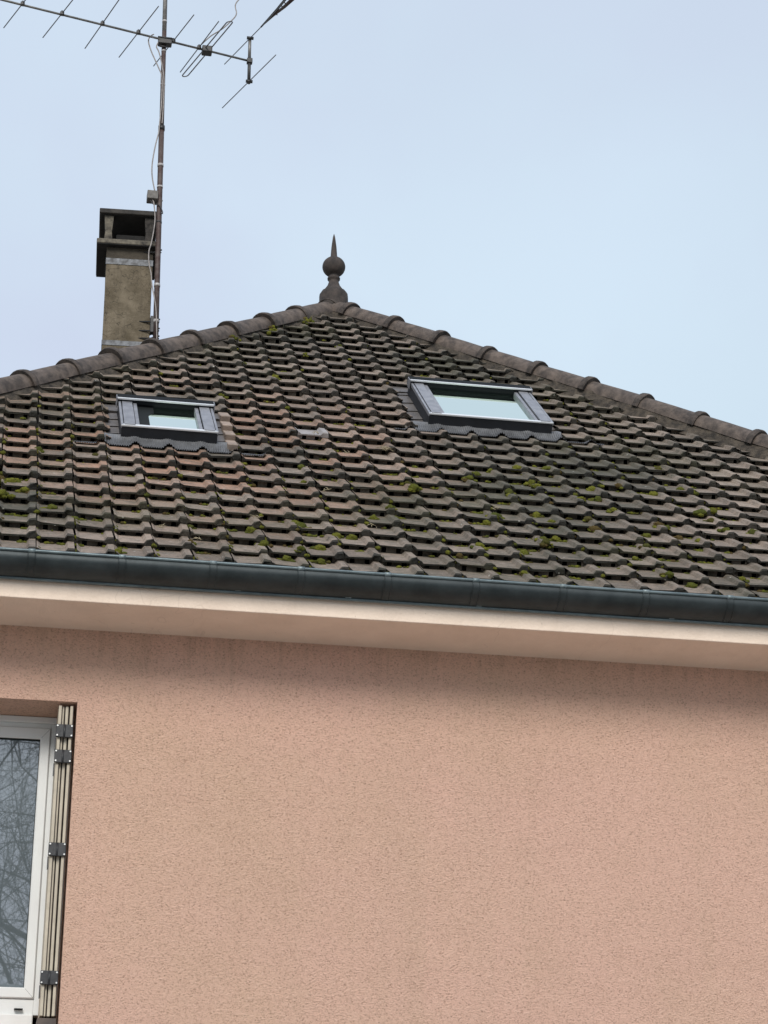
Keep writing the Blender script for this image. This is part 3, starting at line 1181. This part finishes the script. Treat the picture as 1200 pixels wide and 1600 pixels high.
def ring_frame(name, xa, xb, za, zb, wd, wbot, wtop):
    """one mitred frame with a small groove along each mitre"""
    b_ = MB(lean)
    outer = [(xa, za), (xb, za), (xb, zb), (xa, zb)]
    inner = [(xa + wd, za + wbot), (xb - wd, za + wbot), (xb - wd, zb - wtop), (xa + wd, zb - wtop)]
    y0, y1, e_ = RY - 0.016, RY + 0.05, 0.007
    cx_, cz_ = (xa + xb) / 2, (za + zb) / 2
    def ringv(pts, y, k_):
        return [b_.bm.verts.new(lean(Vector((x + (k_ if x < cx_ else -k_), y, z + (k_ if z < cz_ else -k_))))) for x, z in pts]
    loops = [ringv(outer, y1, 0), ringv(outer, y0 + e_, 0), ringv(outer, y0, e_), ringv(inner, y0, -e_), ringv(inner, y0 + e_, 0), ringv(inner, y1, 0)]
    for a_, c_ in zip(loops, loops[1:]):
        for i in range(4):
            b_.bm.faces.new((a_[i], a_[(i + 1) % 4], c_[(i + 1) % 4], c_[i]))
    o_ = b_.obj(name, M_PVC, win)
    for (ox, oz), (ix, iz) in zip(outer, inner):
        b_ = MB(lean)
        b_.tube([(ox + (ix - ox) * t, y0 + 0.0004, oz + (iz - oz) * t) for t in (0.1, 0.9)], 0.0011, 4)
        b_.obj('mitre_joint', M_GASK, win)
    return o_


fx0, fx1 = WX0 + 0.0, WX1 - 0.0
mid = (fx0 + fx1) / 2 - 0.02
# fixed frame (jambs narrower behind the shutter stack)
wbox('frame', M_PVC, [((fx0 + .002, RY, 4.53), (fx0 + 0.12, RY + 0.08, WZ1 - .002)), ((0.482, RY, 4.53), (fx1 - .002, RY + 0.08, WZ1 - .002)), ((fx0 + 0.12, RY, 6.462), (0.482, RY + 0.08, WZ1 - .002)), ((fx0 + 0.12, RY, 4.53), (0.482, RY + 0.08, 4.632))])
wbox('frame_lip', M_PVC, [((fx0 + .002, RY - 0.03, 6.490), (fx1 - .002, RY - 0.001, WZ1 - .003))], bev=0.004)
wbox('sill', M_PVC, [((fx0 + .002, RY - 0.035, 4.372), (fx1 - .15, RY + 0.06, 4.529))], bev=0.008)
wbox('stone_sill', M_SILL, [((WX0 + 0.002, WY - 0.03, 4.30), (WX1 - 0.004, RY + 0.06, 4.368))], bev=0.006)
for (xa, xb) in ((fx0 + 0.122, mid - 0.004), (mid + 0.004, 0.480)):
    ring_frame('sash', xa, xb, 4.634, 6.460, 0.066, 0.070, 0.080)
    wbox('gasket', M_GASK, [((xa + 0.066, RY - 0.002, 4.704), (xa + 0.070, RY + 0.03, 6.380)), ((xb - 0.070, RY - 0.002, 4.704), (xb - 0.066, RY + 0.03, 6.380)), ((xa + 0.070, RY - 0.002, 6.374), (xb - 0.070, RY + 0.03, 6.380))], win, 0)
    b_ = MB(lean)
    b_.quad([(xa + 0.066, RY + 0.012, 4.704), (xb - 0.066, RY + 0.012, 4.704), (xb - 0.066, RY + 0.012, 6.380), (xa + 0.066, RY + 0.012, 6.380)])
    b_.obj('pane', M_GLASS, win)
wbox('drain_cap', M_GASK, [((0.36, RY - 0.037, 4.560), (0.415, RY - 0.001, 4.565))], bev=0)

sh = thing('shutter', 'beige folding shutter stacked against the window reveal', 'x', (0.57, 14.55, 4.46))
del sh['category']
put(sh, house)
ROOT[sh.name] = sh.location.copy()
SX = [(0.513, 0.533, 14.525), (0.5385, 0.5500, 14.545), (0.5585, 0.5775, 14.540), (0.5885, 0.6075, 14.525)]
for i, (xa, xb, yf) in enumerate(SX):
    p_ = wbox('leaf', M_SHUT, [((xa, yf, 4.462), (xb, 14.80, 6.515))], sh, 0.003)
    wbox('leaf_edge', M_SHUTD, [((xb, yf + 0.012, 4.466), (xb + 0.004, 14.79, 6.510))], sh, 0)
for zc in (6.335, 6.160, 5.532, 4.700):
    h_ = wbox('hinge', M_HINGE, [((0.502, 14.508, zc - 0.045), (0.556, 14.520, zc + 0.045)), ((0.559, 14.508, zc - 0.045), (0.615, 14.520, zc + 0.045))], sh, 0.004)
    b_ = MB(lean)
    b_.tube([(0.5575, 14.507, zc - 0.050), (0.5575, 14.507, zc + 0.042)], 0.007, 8)
    b_.obj('hinge_pin', M_HINGE, sh)
    for xq in (0.512, 0.605):
        for zq in (-0.033, 0.033):
            b_ = MB(lean)
            b_.tube([(xq, 14.509, zc + zq), (xq, 14.502, zc + zq)], 0.0058, 8)
            b_.obj('bolt', M_BOLT, sh)
    wbox('hinge_strap', M_HINGE, [((0.501, 14.53, zc - 0.125), (0.508, 14.56, zc - 0.045))], sh, 0.001)
wbox('under_shadow_bar', M_SHUTD, [((0.50, 14.535, 4.40), (0.62, 14.80, 4.450))], sh, 0.002)  # dark bar added as the shadow beneath the shutter

# ------------------------------------------------------------------ aerial on its mast
ant = thing('tv_aerial', 'long many-rod television aerial on a rusty mast strapped to the chimney', 'aerial', (1.355, 18.71, 11.2))


def mast_pt(z):
    t = (z - 11.45) / (15.33 - 11.45)
    return Vector((1.354 + (1.309 - 1.354) * t, 18.71, z))


b_ = MB()
b_.tube([mast_pt(z) for z in (11.46, 12.2, 13.2, 13.86)], 0.0265, 14)
b_.obj('mast', M_RUST, ant)
b_ = MB()
b_.tube([mast_pt(z) for z in (13.84, 14.4, 14.95)], 0.0225, 14)
b_.obj('upper_mast', M_RUST, ant)
b_ = MB()
b_.tube([mast_pt(z) for z in (14.94, 15.4, 15.9)], 0.0222, 14)
b_.obj('mast_top', M_STEEL, ant)
for z0, rad, h_, m_ in ((13.83, 0.032, 0.05, M_BLACK), (13.41, 0.030, 0.028, M_TAPE), (13.17, 0.029, 0.02, M_TAPE), (14.33, 0.0245, 0.012, M_TAPE), (12.10, 0.030, 0.03, M_TAPE), (11.72, 0.030, 0.03, M_TAPE), (11.49, 0.030, 0.03, M_TAPE), (15.07, 0.024, 0.02, M_TAPE), (14.72, 0.024, 0.02, M_TAPE), (12.78, 0.029, 0.015, M_BLACK)):
    b_ = MB()
    b_.tube([mast_pt(z0 - h_ / 2), mast_pt(z0 + h_ / 2)], rad, 14)
    b_.obj('band' if m_ is M_BLACK else 'tape', m_, ant)
# brackets to the chimney
for z0 in (11.64, 11.735, 11.56, 12.475):
    b_ = MB()
    p = mast_pt(z0)
    b_.tube([(1.20, CY - 0.012, z0 + 0.01), (1.31, CY - 0.05, z0), (p.x + 0.032, p.y - 0.020, z0)], 0.008, 6)
    b_.tube([(1.29, CY + 0.05, z0), (p.x + 0.030, p.y + 0.028, z0)], 0.008, 6)
    b_.obj('bracket', M_BLACK, ant)
b_ = MB()
p = mast_pt(11.68)
b_.box((p.x - 0.052, p.y - 0.015, 11.60), (p.x - 0.02, p.y + 0.05, 11.77), 0.004)
b_.obj('clamp_plate', M_BLACK, ant)
# boom
BZ = 14.825
BD = Vector((2.47, 0.58, 0)).normalized()
BC = Vector((1.318, 18.672, BZ))


def bt(x):
    return BC + BD * ((x - BC.x) / BD.x)


b_ = MB()
b_.tube([bt(-1.45), bt(0.2), bt(2.175)], 0.0135, 4)
b_.obj('boom', M_BOOM, ant)
b_ = MB()
p = mast_pt(BZ)
b_.box((p.x - 0.06, p.y - 0.055, BZ - 0.045), (p.x + 0.075, p.y + 0.02, BZ + 0.03), 0.006)
b_.tube([(p.x - 0.065, p.y - 0.055, BZ + 0.02), (p.x + 0.085, p.y - 0.055, BZ + 0.012)], 0.008, 6)
b_.tube([(p.x - 0.045, p.y - 0.035, BZ - 0.075), (p.x + 0.03, p.y - 0.035, BZ - 0.075)], 0.009, 6)
b_.obj('boom_clamp', M_BLACK, ant)
ED = Vector((math.sin(R(161)), math.cos(R(161)), 0))
er = random.Random(2)
ELS = [-1.29, -0.87, -0.45, -0.075, 0.305, 0.70, 1.055, 1.405, 1.665]
for i, x in enumerate(ELS):
    p = bt(x) + Vector((0, 0, 0.016))
    az_ = R(155 + 0.9 * i)
    d = (Vector((math.sin(az_), math.cos(az_), 0)) + Vector((er.gauss(0, 0.02), er.gauss(0, 0.02), er.gauss(0, 0.012)))).normalized()
    hl_ = 0.465 - 0.006 * (4 - i)
    b_ = MB()
    b_.tube([p - d * hl_, p, p + d * hl_], 0.0058, 6)
    b_.obj('rod', M_ROD, ant)
    b_ = MB()
    b_.box(p - Vector((0.020, 0.018, 0.022)), p + Vector((0.020, 0.018, 0.012)), 0.004)
    b_.tube([p + Vector((0, 0, 0.010)), p + Vector((0, 0, 0.028))], 0.010, 8)
    b_.obj('rod_holder', M_BLACK, ant)
# folded dipole and its box
dc = bt(1.745) + Vector((0, 0, 0.012))
d = ED
sidev = Vector((0, 0, 1))
loop = []
hw, hl_ = 0.031, 0.50
for k in range(9):
    a = math.pi * k / 8
    loop.append(dc + d * (hl_ + hw * math.sin(a)) + (sidev * 0.25 + BD * 0.97) * (hw * math.cos(a)))
for k in range(9):
    a = math.pi + math.pi * k / 8
    loop.append(dc + d * (-hl_ + hw * math.sin(a)) + (sidev * 0.25 + BD * 0.97) * (hw * math.cos(a)))
loop.append(loop[0])
b_ = MB()
b_.tube(loop, 0.0062, 6, caps=False)
b_.obj('folded_dipole', M_ROD, ant)
b_ = MB()
b_.box(dc - Vector((0.05, 0.045, 0.05)), dc + Vector((0.05, 0.045, 0.022)), 0.008)
b_.obj('dipole_box', M_BLACK, ant)
# reflector bar and its rods
rb = bt(2.18)
b_ = MB()
b_.tube([rb + Vector((0, 0, 0.04)), rb + Vector((0, 0, 0.28))], 0.016, 10)
b_.obj('reflector_bar', M_STEEL, ant)
b_ = MB()
b_.tube([rb + Vector((0, 0, -0.265)), rb + Vector((0, 0, 0.05))], 0.017, 10)
b_.obj('reflector_bar', M_BLACK, ant)
b_ = MB()
b_.box(rb - Vector((0.025, 0.025, 0.03)), rb + Vector((0.03, 0.025, 0.025)), 0.006)
b_.obj('bar_clamp', M_BLACK, ant)
for dz in (0.26, -0.255):
    p = rb + Vector((0, -0.02, dz))
    b_ = MB()
    d2 = Vector((math.sin(R(158)), math.cos(R(158)), 0))
    if dz > 0:
        b_.tube([p - d2 * 0.53, p, p + d2 * 0.42, p + d2 * 0.95 + Vector((0, 0, 0.05))], 0.0052, 6)
    else:
        b_.tube([p - d2 * 0.55, p, p + d2 * 0.53], 0.0052, 6)
    b_.obj('reflector_rod', M_ROD, ant)
    b_ = MB()
    b_.tube([p + Vector((-0.032, 0, 0)), p + Vector((0.034, 0, 0))], 0.017, 8)
    b_.obj('rod_holder', M_BLACK, ant)
    if dz > 0:   # frayed sleeve hanging on the outer half of the upper rod
        a0, a1 = p + d2 * 0.22, p + d2 * 0.95 + Vector((0, 0, 0.05))
        b_ = MB()
        b_.tube([a0, a0.lerp(a1, 0.4) + Vector((0.012, 0, 0.012)), a1 + Vector((0.02, 0, 0.05))], [0.009, 0.014, 0.018], 6)
        b_.obj('torn_sleeve', M_BLACK, ant)
        b_ = MB()
        b_.tube([a0, a0.lerp(a1, 0.3) + Vector((0.016, 0, -0.010)), a0.lerp(a1, 0.55) + Vector((0.035, 0, -0.022)), a1 + Vector((0.075, 0, -0.012))], [0.004, 0.010, 0.018, 0.026], 6)
        for t in (0.34, 0.42, 0.5, 0.58, 0.68, 0.8):
            q = a0.lerp(a1, t)
            b_.tube([q + Vector((0.008, 0, 0.012)), q + Vector((0.022, 0, 0.0)), q + Vector((0.036, 0, -0.022))], 0.006, 5)
        b_.obj('sleeve_strip', M_RUST, ant)
# junction box and cables
p = mast_pt(13.05)
b_ = MB()
b_.box((p.x - 0.120, p.y - 0.06, 13.005), (p.x - 0.018, p.y + 0.05, 13.095), 0.006)
b_.tube([(p.x - 0.02, p.y - 0.01, 13.02), (p.x + 0.030, p.y - 0.01, 13.015)], 0.008, 6)
b_.obj('junction_box', M_BOX, ant)


def cable(pts, rad=0.0062, m_=None):
    b__ = MB()
    b__.tube(catmull(pts, 7), rad, 6)
    return b__.obj('cable', m_ or M_CABLE, ant)


mp_ = mast_pt
yb = -0.036
def mc(z, dx, dy=yb):
    q = mast_pt(z)
    return Vector((q.x + dx, q.y + dy, z))


cable([bt(1.205) + Vector((0, -0.02, 0.02)), mc(14.86, -0.13), mc(14.80, -0.155), mc(14.68, -0.125), mc(14.5, -0.050), mc(14.38, -0.012), mc(14.1, -0.010), mc(13.84, -0.024), mc(13.75, -0.030), mc(13.6, -0.058), mc(13.4, -0.082), mc(13.25, -0.078), mc(13.10, -0.05)])
cable([mc(14.80, -0.055), mc(14.74, -0.075), mc(14.68, -0.050), mc(14.55, -0.02), mc(14.35, 0.008), mc(14.0, 0.006), mc(13.86, 0.0)])
cable([mc(13.0, -0.07), mc(12.96, -0.055), mc(12.80, -0.040), mc(12.66, -0.050), mc(12.52, -0.070), mc(12.44, -0.088), mc(12.32, -0.085), mc(12.2, -0.062), mc(12.08, -0.05), mc(11.95, -0.025), mc(11.8, -0.004), mc(11.6, 0.006), mc(11.46, 0.012)])
cable([mc(13.0, -0.09), mc(12.955, -0.06), mc(12.95, -0.01), mc(12.90, 0.022), mc(12.86, 0.030), mc(12.87, 0.01)], 0.005, M_BLACK)
q = dc
cable([q + Vector((-0.08, 0, 0.0)) + Vector((0.02, 0, 0.05)), q + Vector((0.03, -0.05, 0.13)), q + Vector((0.12, -0.08, 0.19)), q + Vector((0.20, -0.10, 0.27)), q + Vector((0.27, -0.10, 0.38)), q + Vector((0.26, -0.10, 0.50)), q + Vector((0.33, -0.10, 0.62)), q + Vector((0.42, -0.10, 0.75))], 0.0062)

# ------------------------------------------------------------------ moss on the tiles
MOSS = [(-0.95, 4.02, 0.034), (-1.02, 5.64, 0.036), (-0.72, 5.54, 0.032), (0.41, 3.5, 0.032), (1.0, 2.8, 0.028), (1.01, 2.39, 0.02), (2.07, 0.21, 0.024), (4.08, 2.83, 0.02), (5.95, 1.6, 0.024), (7.46, 1.79, 0.036), (6.46, 0.82, 0.028), (6.87, 1.14, 0.024), (7.37, 0.8, 0.024), (5.73, 2.91, 0.024), (3.97, 1.3, 0.02), (7.01, 3.65, 0.032), (7.11, 3.25, 0.032), (10.98, 7.77, 0.02), (10.87, 7.09, 0.032), (10.84, 7.98, 0.02), (9.99, 5.81, 0.016), (9.87, 5.17, 0.024), (9.98, 4.7, 0.02), (9.32, 4.56, 0.028), (7.77, 8.84, 0.024), (7.01, 6.57, 0.02), (7.65, 7.18, 0.02), (8.47, 2.85, 0.028), (8.05, 2.87, 0.028), (13.14, 9.18, 0.028), (12.87, 8.81, 0.028), (13.77, 9.96, 0.02), (14.64, 10.17, 0.028), (15.69, 10.48, 0.032), (14.81, 8.83, 0.028), (14.85, 8.23, 0.024), (13.83, 7.58, 0.032), (16.71, 8.83, 0.028), (16.64, 7.85, 0.028), (15.96, 7.35, 0.024), (12.98, 5.33, 0.036), (12.64, 4.93, 0.024), (14.32, 5.95, 0.028), (14.58, 5.17, 0.024), (15.79, 5.7, 0.024), (15.8, 4.93, 0.032), (13.96, 3.6, 0.024), (13.89, 3.01, 0.028), (11.96, 2.63, 0.028), (13.18, 2.47, 0.028), (11.29, 1.95, 0.024), (12.82, 0.82, 0.02), (14.42, 3.95, 0.024), (19.73, 6.42, 0.032), (19.97, 7.05, 0.028), (19.6, 7.03, 0.028), (20.75, 5.62, 0.032), (19.84, 5.38, 0.028), (17.85, 5.52, 0.028), (18.13, 5.64, 0.024), (18.63, 8.78, 0.028), (19.6, 9.24, 0.024), (17.59, 9.1, 0.024), (19.48, 11.26, 0.024), (16.82, 6.66, 0.024), (16.4, 2.73, 0.024), (18.21, 4.72, 0.032), (17.31, 4.75, 0.028), (18.74, 4.45, 0.024), (16.94, 3.56, 0.024), (16.88, 1.09, 0.028), (17.47, 0.86, 0.028), (19.03, 1.34, 0.02), (7.97, 18.63, 0.032), (5.94, 15.99, 0.024), (9.43, 22.06, 0.02), (10.91, 23.8, 0.02), (0.01, 10.6, 0.02), (0.02, 8.31, 0.028), (-0.32, 4.96, 0.028), (1.68, 8.48, 0.02)]
mrnd = random.Random(21)
ICO = bmesh.new()
bmesh.ops.create_icosphere(ICO, subdivisions=3, radius=1.0)
ICO_V = [v.co.copy() for v in ICO.verts]
ICO.verts.index_update()
ICO_F = [[v.index for v in f.verts] for f in ICO.faces]
ICO.free()
ICO2 = bmesh.new()
bmesh.ops.create_icosphere(ICO2, subdivisions=2, radius=1.0)
ICO2_V = [v.co.copy() for v in ICO2.verts]
ICO2.verts.index_update()
ICO2_F = [[v.index for v in f.verts] for f in ICO2.faces]
ICO2.free()


def cushion(vs__, fs__, c_, r_, rad, h0, big, flat=0.72):
    V, F = (ICO_V, ICO_F) if big else (ICO2_V, ICO2_F)
    k0 = len(vs__)
    ctr = rp(c_, r_, h0)
    sx, sy, sz = rad * mrnd.uniform(0.95, 1.3), rad * mrnd.uniform(0.85, 1.1), rad * flat * mrnd.uniform(0.9, 1.15)
    off = Vector((mrnd.uniform(0, 50), mrnd.uniform(0, 50), 0))
    for v in V:
        k_ = 1 + 0.30 * noise.noise(v * 1.7 + off) + 0.22 * noise.noise(v * 4.5 + off) + 0.16 * noise.noise(v * 10 + off)
        q = v * k_
        vs__.append((ctr + UX * (q.x * sx) + UU * (q.y * sy) + UN * (q.z * sz))[:])
    fs__ += [[k0 + i for i in f] for f in F]


def moss_obj(name, vs__, fs__):
    me_ = bpy.data.meshes.new(name)
    me_.from_pydata(vs__, [], fs__)
    me_.polygons.foreach_set('use_smooth', [True] * len(fs__))
    me_.materials.append(M_MOSS)
    o_ = bpy.data.objects.new(name, me_)
    COL.objects.link(o_)
    return o_


def pan_h(c_, r_):
    fx = (c_ % 1) * TW
    h = 0.0
    for (a0, z0), (a1, z1) in zip(PROF, PROF[1:]):
        if a0 <= fx <= a1:
            h = z0 + (z1 - z0) * (fx - a0) / (a1 - a0)
    return h - STEP * (r_ % 1)


V_, F_ = [], []
for c_, r_, rad in MOSS:
    h0 = max(pan_h(c_, r_), -0.03) - 0.002
    rad *= 1.3
    cushion(V_, F_, c_, r_, rad * 0.86, h0 + 0.006, True, 0.78)
    for _ in range(mrnd.choice((3, 4, 5, 6))):
        a = mrnd.uniform(0, 2 * math.pi)
        d_ = rad * mrnd.uniform(0.5, 1.25)
        cushion(V_, F_, c_ + d_ * math.cos(a) / TW * 1.3, r_ + d_ * math.sin(a) / G * 0.9, rad * mrnd.uniform(0.28, 0.66), h0 - 0.002 - 0.1 * d_, True, mrnd.uniform(0.5, 0.85))
# small tufts tucked under lips and along joints, thicker towards the gutter and the right
made = 0
while made < 760:
    c_, r_ = mrnd.uniform(-1, 21), mrnd.uniform(0, 26)
    l_, h_ = hips_at(r_)
    if not (l_ + 0.9 < c_ < h_ - 0.9):
        continue
    if any(a0 - 0.3 < c_ < a1 + 0.3 and b0 - 0.2 < r_ < b1 + 0.3 for a0, a1, b0, b1 in ZONES):
        continue
    dens = 0.15 + 0.85 * max(0, 1 - r_ / 15) * (0.35 + 0.65 * min(1, max(0, (c_ + 2) / 14)))
    dens *= 0.35 + 1.3 * max(0, noise.noise(Vector((c_ * 0.35, r_ * 0.35, 4))) + 0.35)
    if mrnd.random() > dens:
        continue
    made += 1
    if mrnd.random() < 0.55:       # behind a lip
        rr_ = math.floor(r_) - mrnd.uniform(0.02, 0.10)
        h0 = -STEP * 0.95
        for k in range(mrnd.choice((1, 2, 3, 5, 7))):
            cushion(V_, F_, c_ + k * 0.05, rr_ + mrnd.uniform(-0.03, 0.03), mrnd.uniform(0.006, 0.016), h0 + 0.004, False, 0.8)
    else:                          # in the side joint
        cc = math.floor(c_) + mrnd.gauss(0.02, 0.03)
        cushion(V_, F_, cc, math.floor(r_) + mrnd.uniform(-0.05, 0.25), mrnd.uniform(0.009, 0.020), -0.008, False, 0.8)
# mossy seams in the mortar of the left hip
for s in (0.40, 0.41, 0.43, 0.80, 0.82, 0.83, 0.85, 1.22, 1.24):
    for k in range(3):
        hp = hip_pt(-1, s + mrnd.uniform(-0.02, 0.05)) + Vector((1, -1, 0)).normalized() * (0.13 + 0.02 * k) + Vector((0, 0, -0.02 - 0.03 * k))
        k0 = len(V_)
        rad = mrnd.uniform(0.012, 0.024)
        V_ += [(hp + v * rad * (1 + 0.3 * noise.noise(v * 3 + hp * 9)))[:] for v in ICO2_V]
        F_ += [[k0 + i for i in f] for f in ICO2_F]
mo = moss_obj('moss', V_, F_)
mo['kind'] = 'stuff'
mo['label'] = 'small green and brown moss cushions growing over the roof tiles'
mo['category'] = 'moss'

# dry litter caught between tiles
V_ = MB()
for c_, r_, ln in ((10.55, 10.9, 0.10), (10.7, 10.85, 0.09), (10.62, 11.0, 0.12), (9.3, 10.3, 0.05), (8.6, 12.1, 0.05), (5.95, 3.55, 0.06), (13.1, 5.9, 0.05), (9.1, 3.5, 0.05), (4.2, 1.5, 0.05), (3.3, 2.3, 0.06), (8.2, 6.4, 0.05)):
    for k in range(4):
        a = mrnd.uniform(0, math.pi)
        p0 = rp(c_ + mrnd.uniform(-0.12, 0.12), r_ + mrnd.uniform(-0.1, 0.1), 0.012)
        dv = UX * math.cos(a) * ln * 0.5 + UU * math.sin(a) * ln * 0.35
        V_.tube([p0 - dv, p0 + UN * 0.012 * mrnd.random(), p0 + dv + UN * 0.02 * mrnd.random()], [0.0015, 0.003, 0.0012], 4)
lt = V_.obj('leaf_litter', M_TWIG)
lt['kind'] = 'stuff'
lt['label'] = 'dry twigs and plant litter caught between the roof tiles'
lt['category'] = 'litter'

# ------------------------------------------------------------------ across the street, seen in the window glass


def bare_tree(name, loc, height, seed, label):
    rnd = random.Random(seed)
    t = thing(name, label, 'tree', loc, None)
    tr, cw_ = MB(), MB()
    base_ = Vector(loc)

    def branch(p, d, ln, rad, depth, mb):
        n_ = 4
        pts = [p]
        q = p.copy()
        dd = d.copy()
        for i in range(n_):
            dd = (dd + Vector((rnd.gauss(0, 0.16), rnd.gauss(0, 0.16), rnd.gauss(0.04, 0.10)))).normalized()
            q = q + dd * (ln / n_)
            pts.append(q.copy())
        mb.tube(pts, [rad * (1 - 0.5 * i / n_) for i in range(n_ + 1)], 8 if depth < 2 else (5 if depth < 3 else 3), caps=False)
        if depth >= 7 or rad < 0.0022:
            return
        k = 3 if depth < 2 else rnd.choice((3, 4))
        for i in range(k):
            at = rnd.choice(pts[2:]) if i else pts[-1]
            perp = dd.cross(Vector((rnd.gauss(0, 1), rnd.gauss(0, 1), rnd.gauss(0, 1)))).normalized()
            nd = (dd * rnd.uniform(0.6, 1.0) + perp * rnd.uniform(0.45, 0.95)).normalized()
            branch(at, nd, ln * rnd.uniform(0.62, 0.86), rad * rnd.uniform(0.46, 0.60), depth + 1, cw_)
    branch(base_, Vector((0, 0, 1)), height * 0.30, height * 0.0115, 0, tr)
    tr.obj('trunk', M_BARK, t)
    cr_ = cw_.obj('crown', M_BARK, t, recalc=False)
    return t


TREES = [((-1.6, -16.5, 0), 23.0, 1), ((4.2, -18, 0), 24.0, 2), ((-4.6, -21, 0), 25.0, 3), ((2.4, -24, 0), 27.0, 4)]
LABS = ['bare leafless tree mirrored in the window glass, nearest across the street', 'bare tree standing right of the nearest mirrored tree', 'bare tree standing left of the nearest mirrored tree', 'tallest bare tree, behind the other mirrored trees']
for (loc, h_, sd_), lb in zip(TREES, LABS):
    bare_tree('bare_tree', loc, h_, sd_, lb)

# the house across the street, its roof edge caught at the foot of the window glass
nb = thing('neighbour_house', 'pale rendered house across the street, mirrored at the foot of the window glass', 'house', (1, -10, 0))
b_ = MB()
b_.box((-5, -14, 0), (7, -9, 6.6))
b_.obj('wall', M_PALE, nb)
b_ = MB()
b_.quad([(-5.5, -8.5, 6.4), (7.5, -8.5, 6.4), (7.5, -11.5, 10.1), (-5.5, -11.5, 10.1)])
b_.quad([(7.5, -14.5, 6.4), (-5.5, -14.5, 6.4), (-5.5, -11.5, 10.1), (7.5, -11.5, 10.1)])
b_.quad([(-5, -9, 6.6), (-5, -14, 6.6), (-5, -11.5, 9.9)])
b_.quad([(7, -9, 6.6), (7, -14, 6.6), (7, -11.5, 9.9)])
b_.obj('roof', M_SLATE, nb)
b_ = MB()
b_.tube([(-5.5, -11.5, 10.12), (7.5, -11.5, 10.12)], 0.16, 10)
b_.obj('ridge', M_PALE, nb)
for x in (-3.5, -0.5, 2.5, 5.0):
    for z in (1.0, 3.9):
        b_ = MB()
        b_.box((x, -9.0, z), (x + 1.1, -8.96, z + 1.5), 0.01)
        wf = b_.obj('window', M_PVC, nb)
        b_ = MB()
        b_.box((x + 0.08, -8.955, z + 0.08), (x + 1.02, -8.95, z + 1.42))
        b_.obj('pane', M_GLASS, wf)
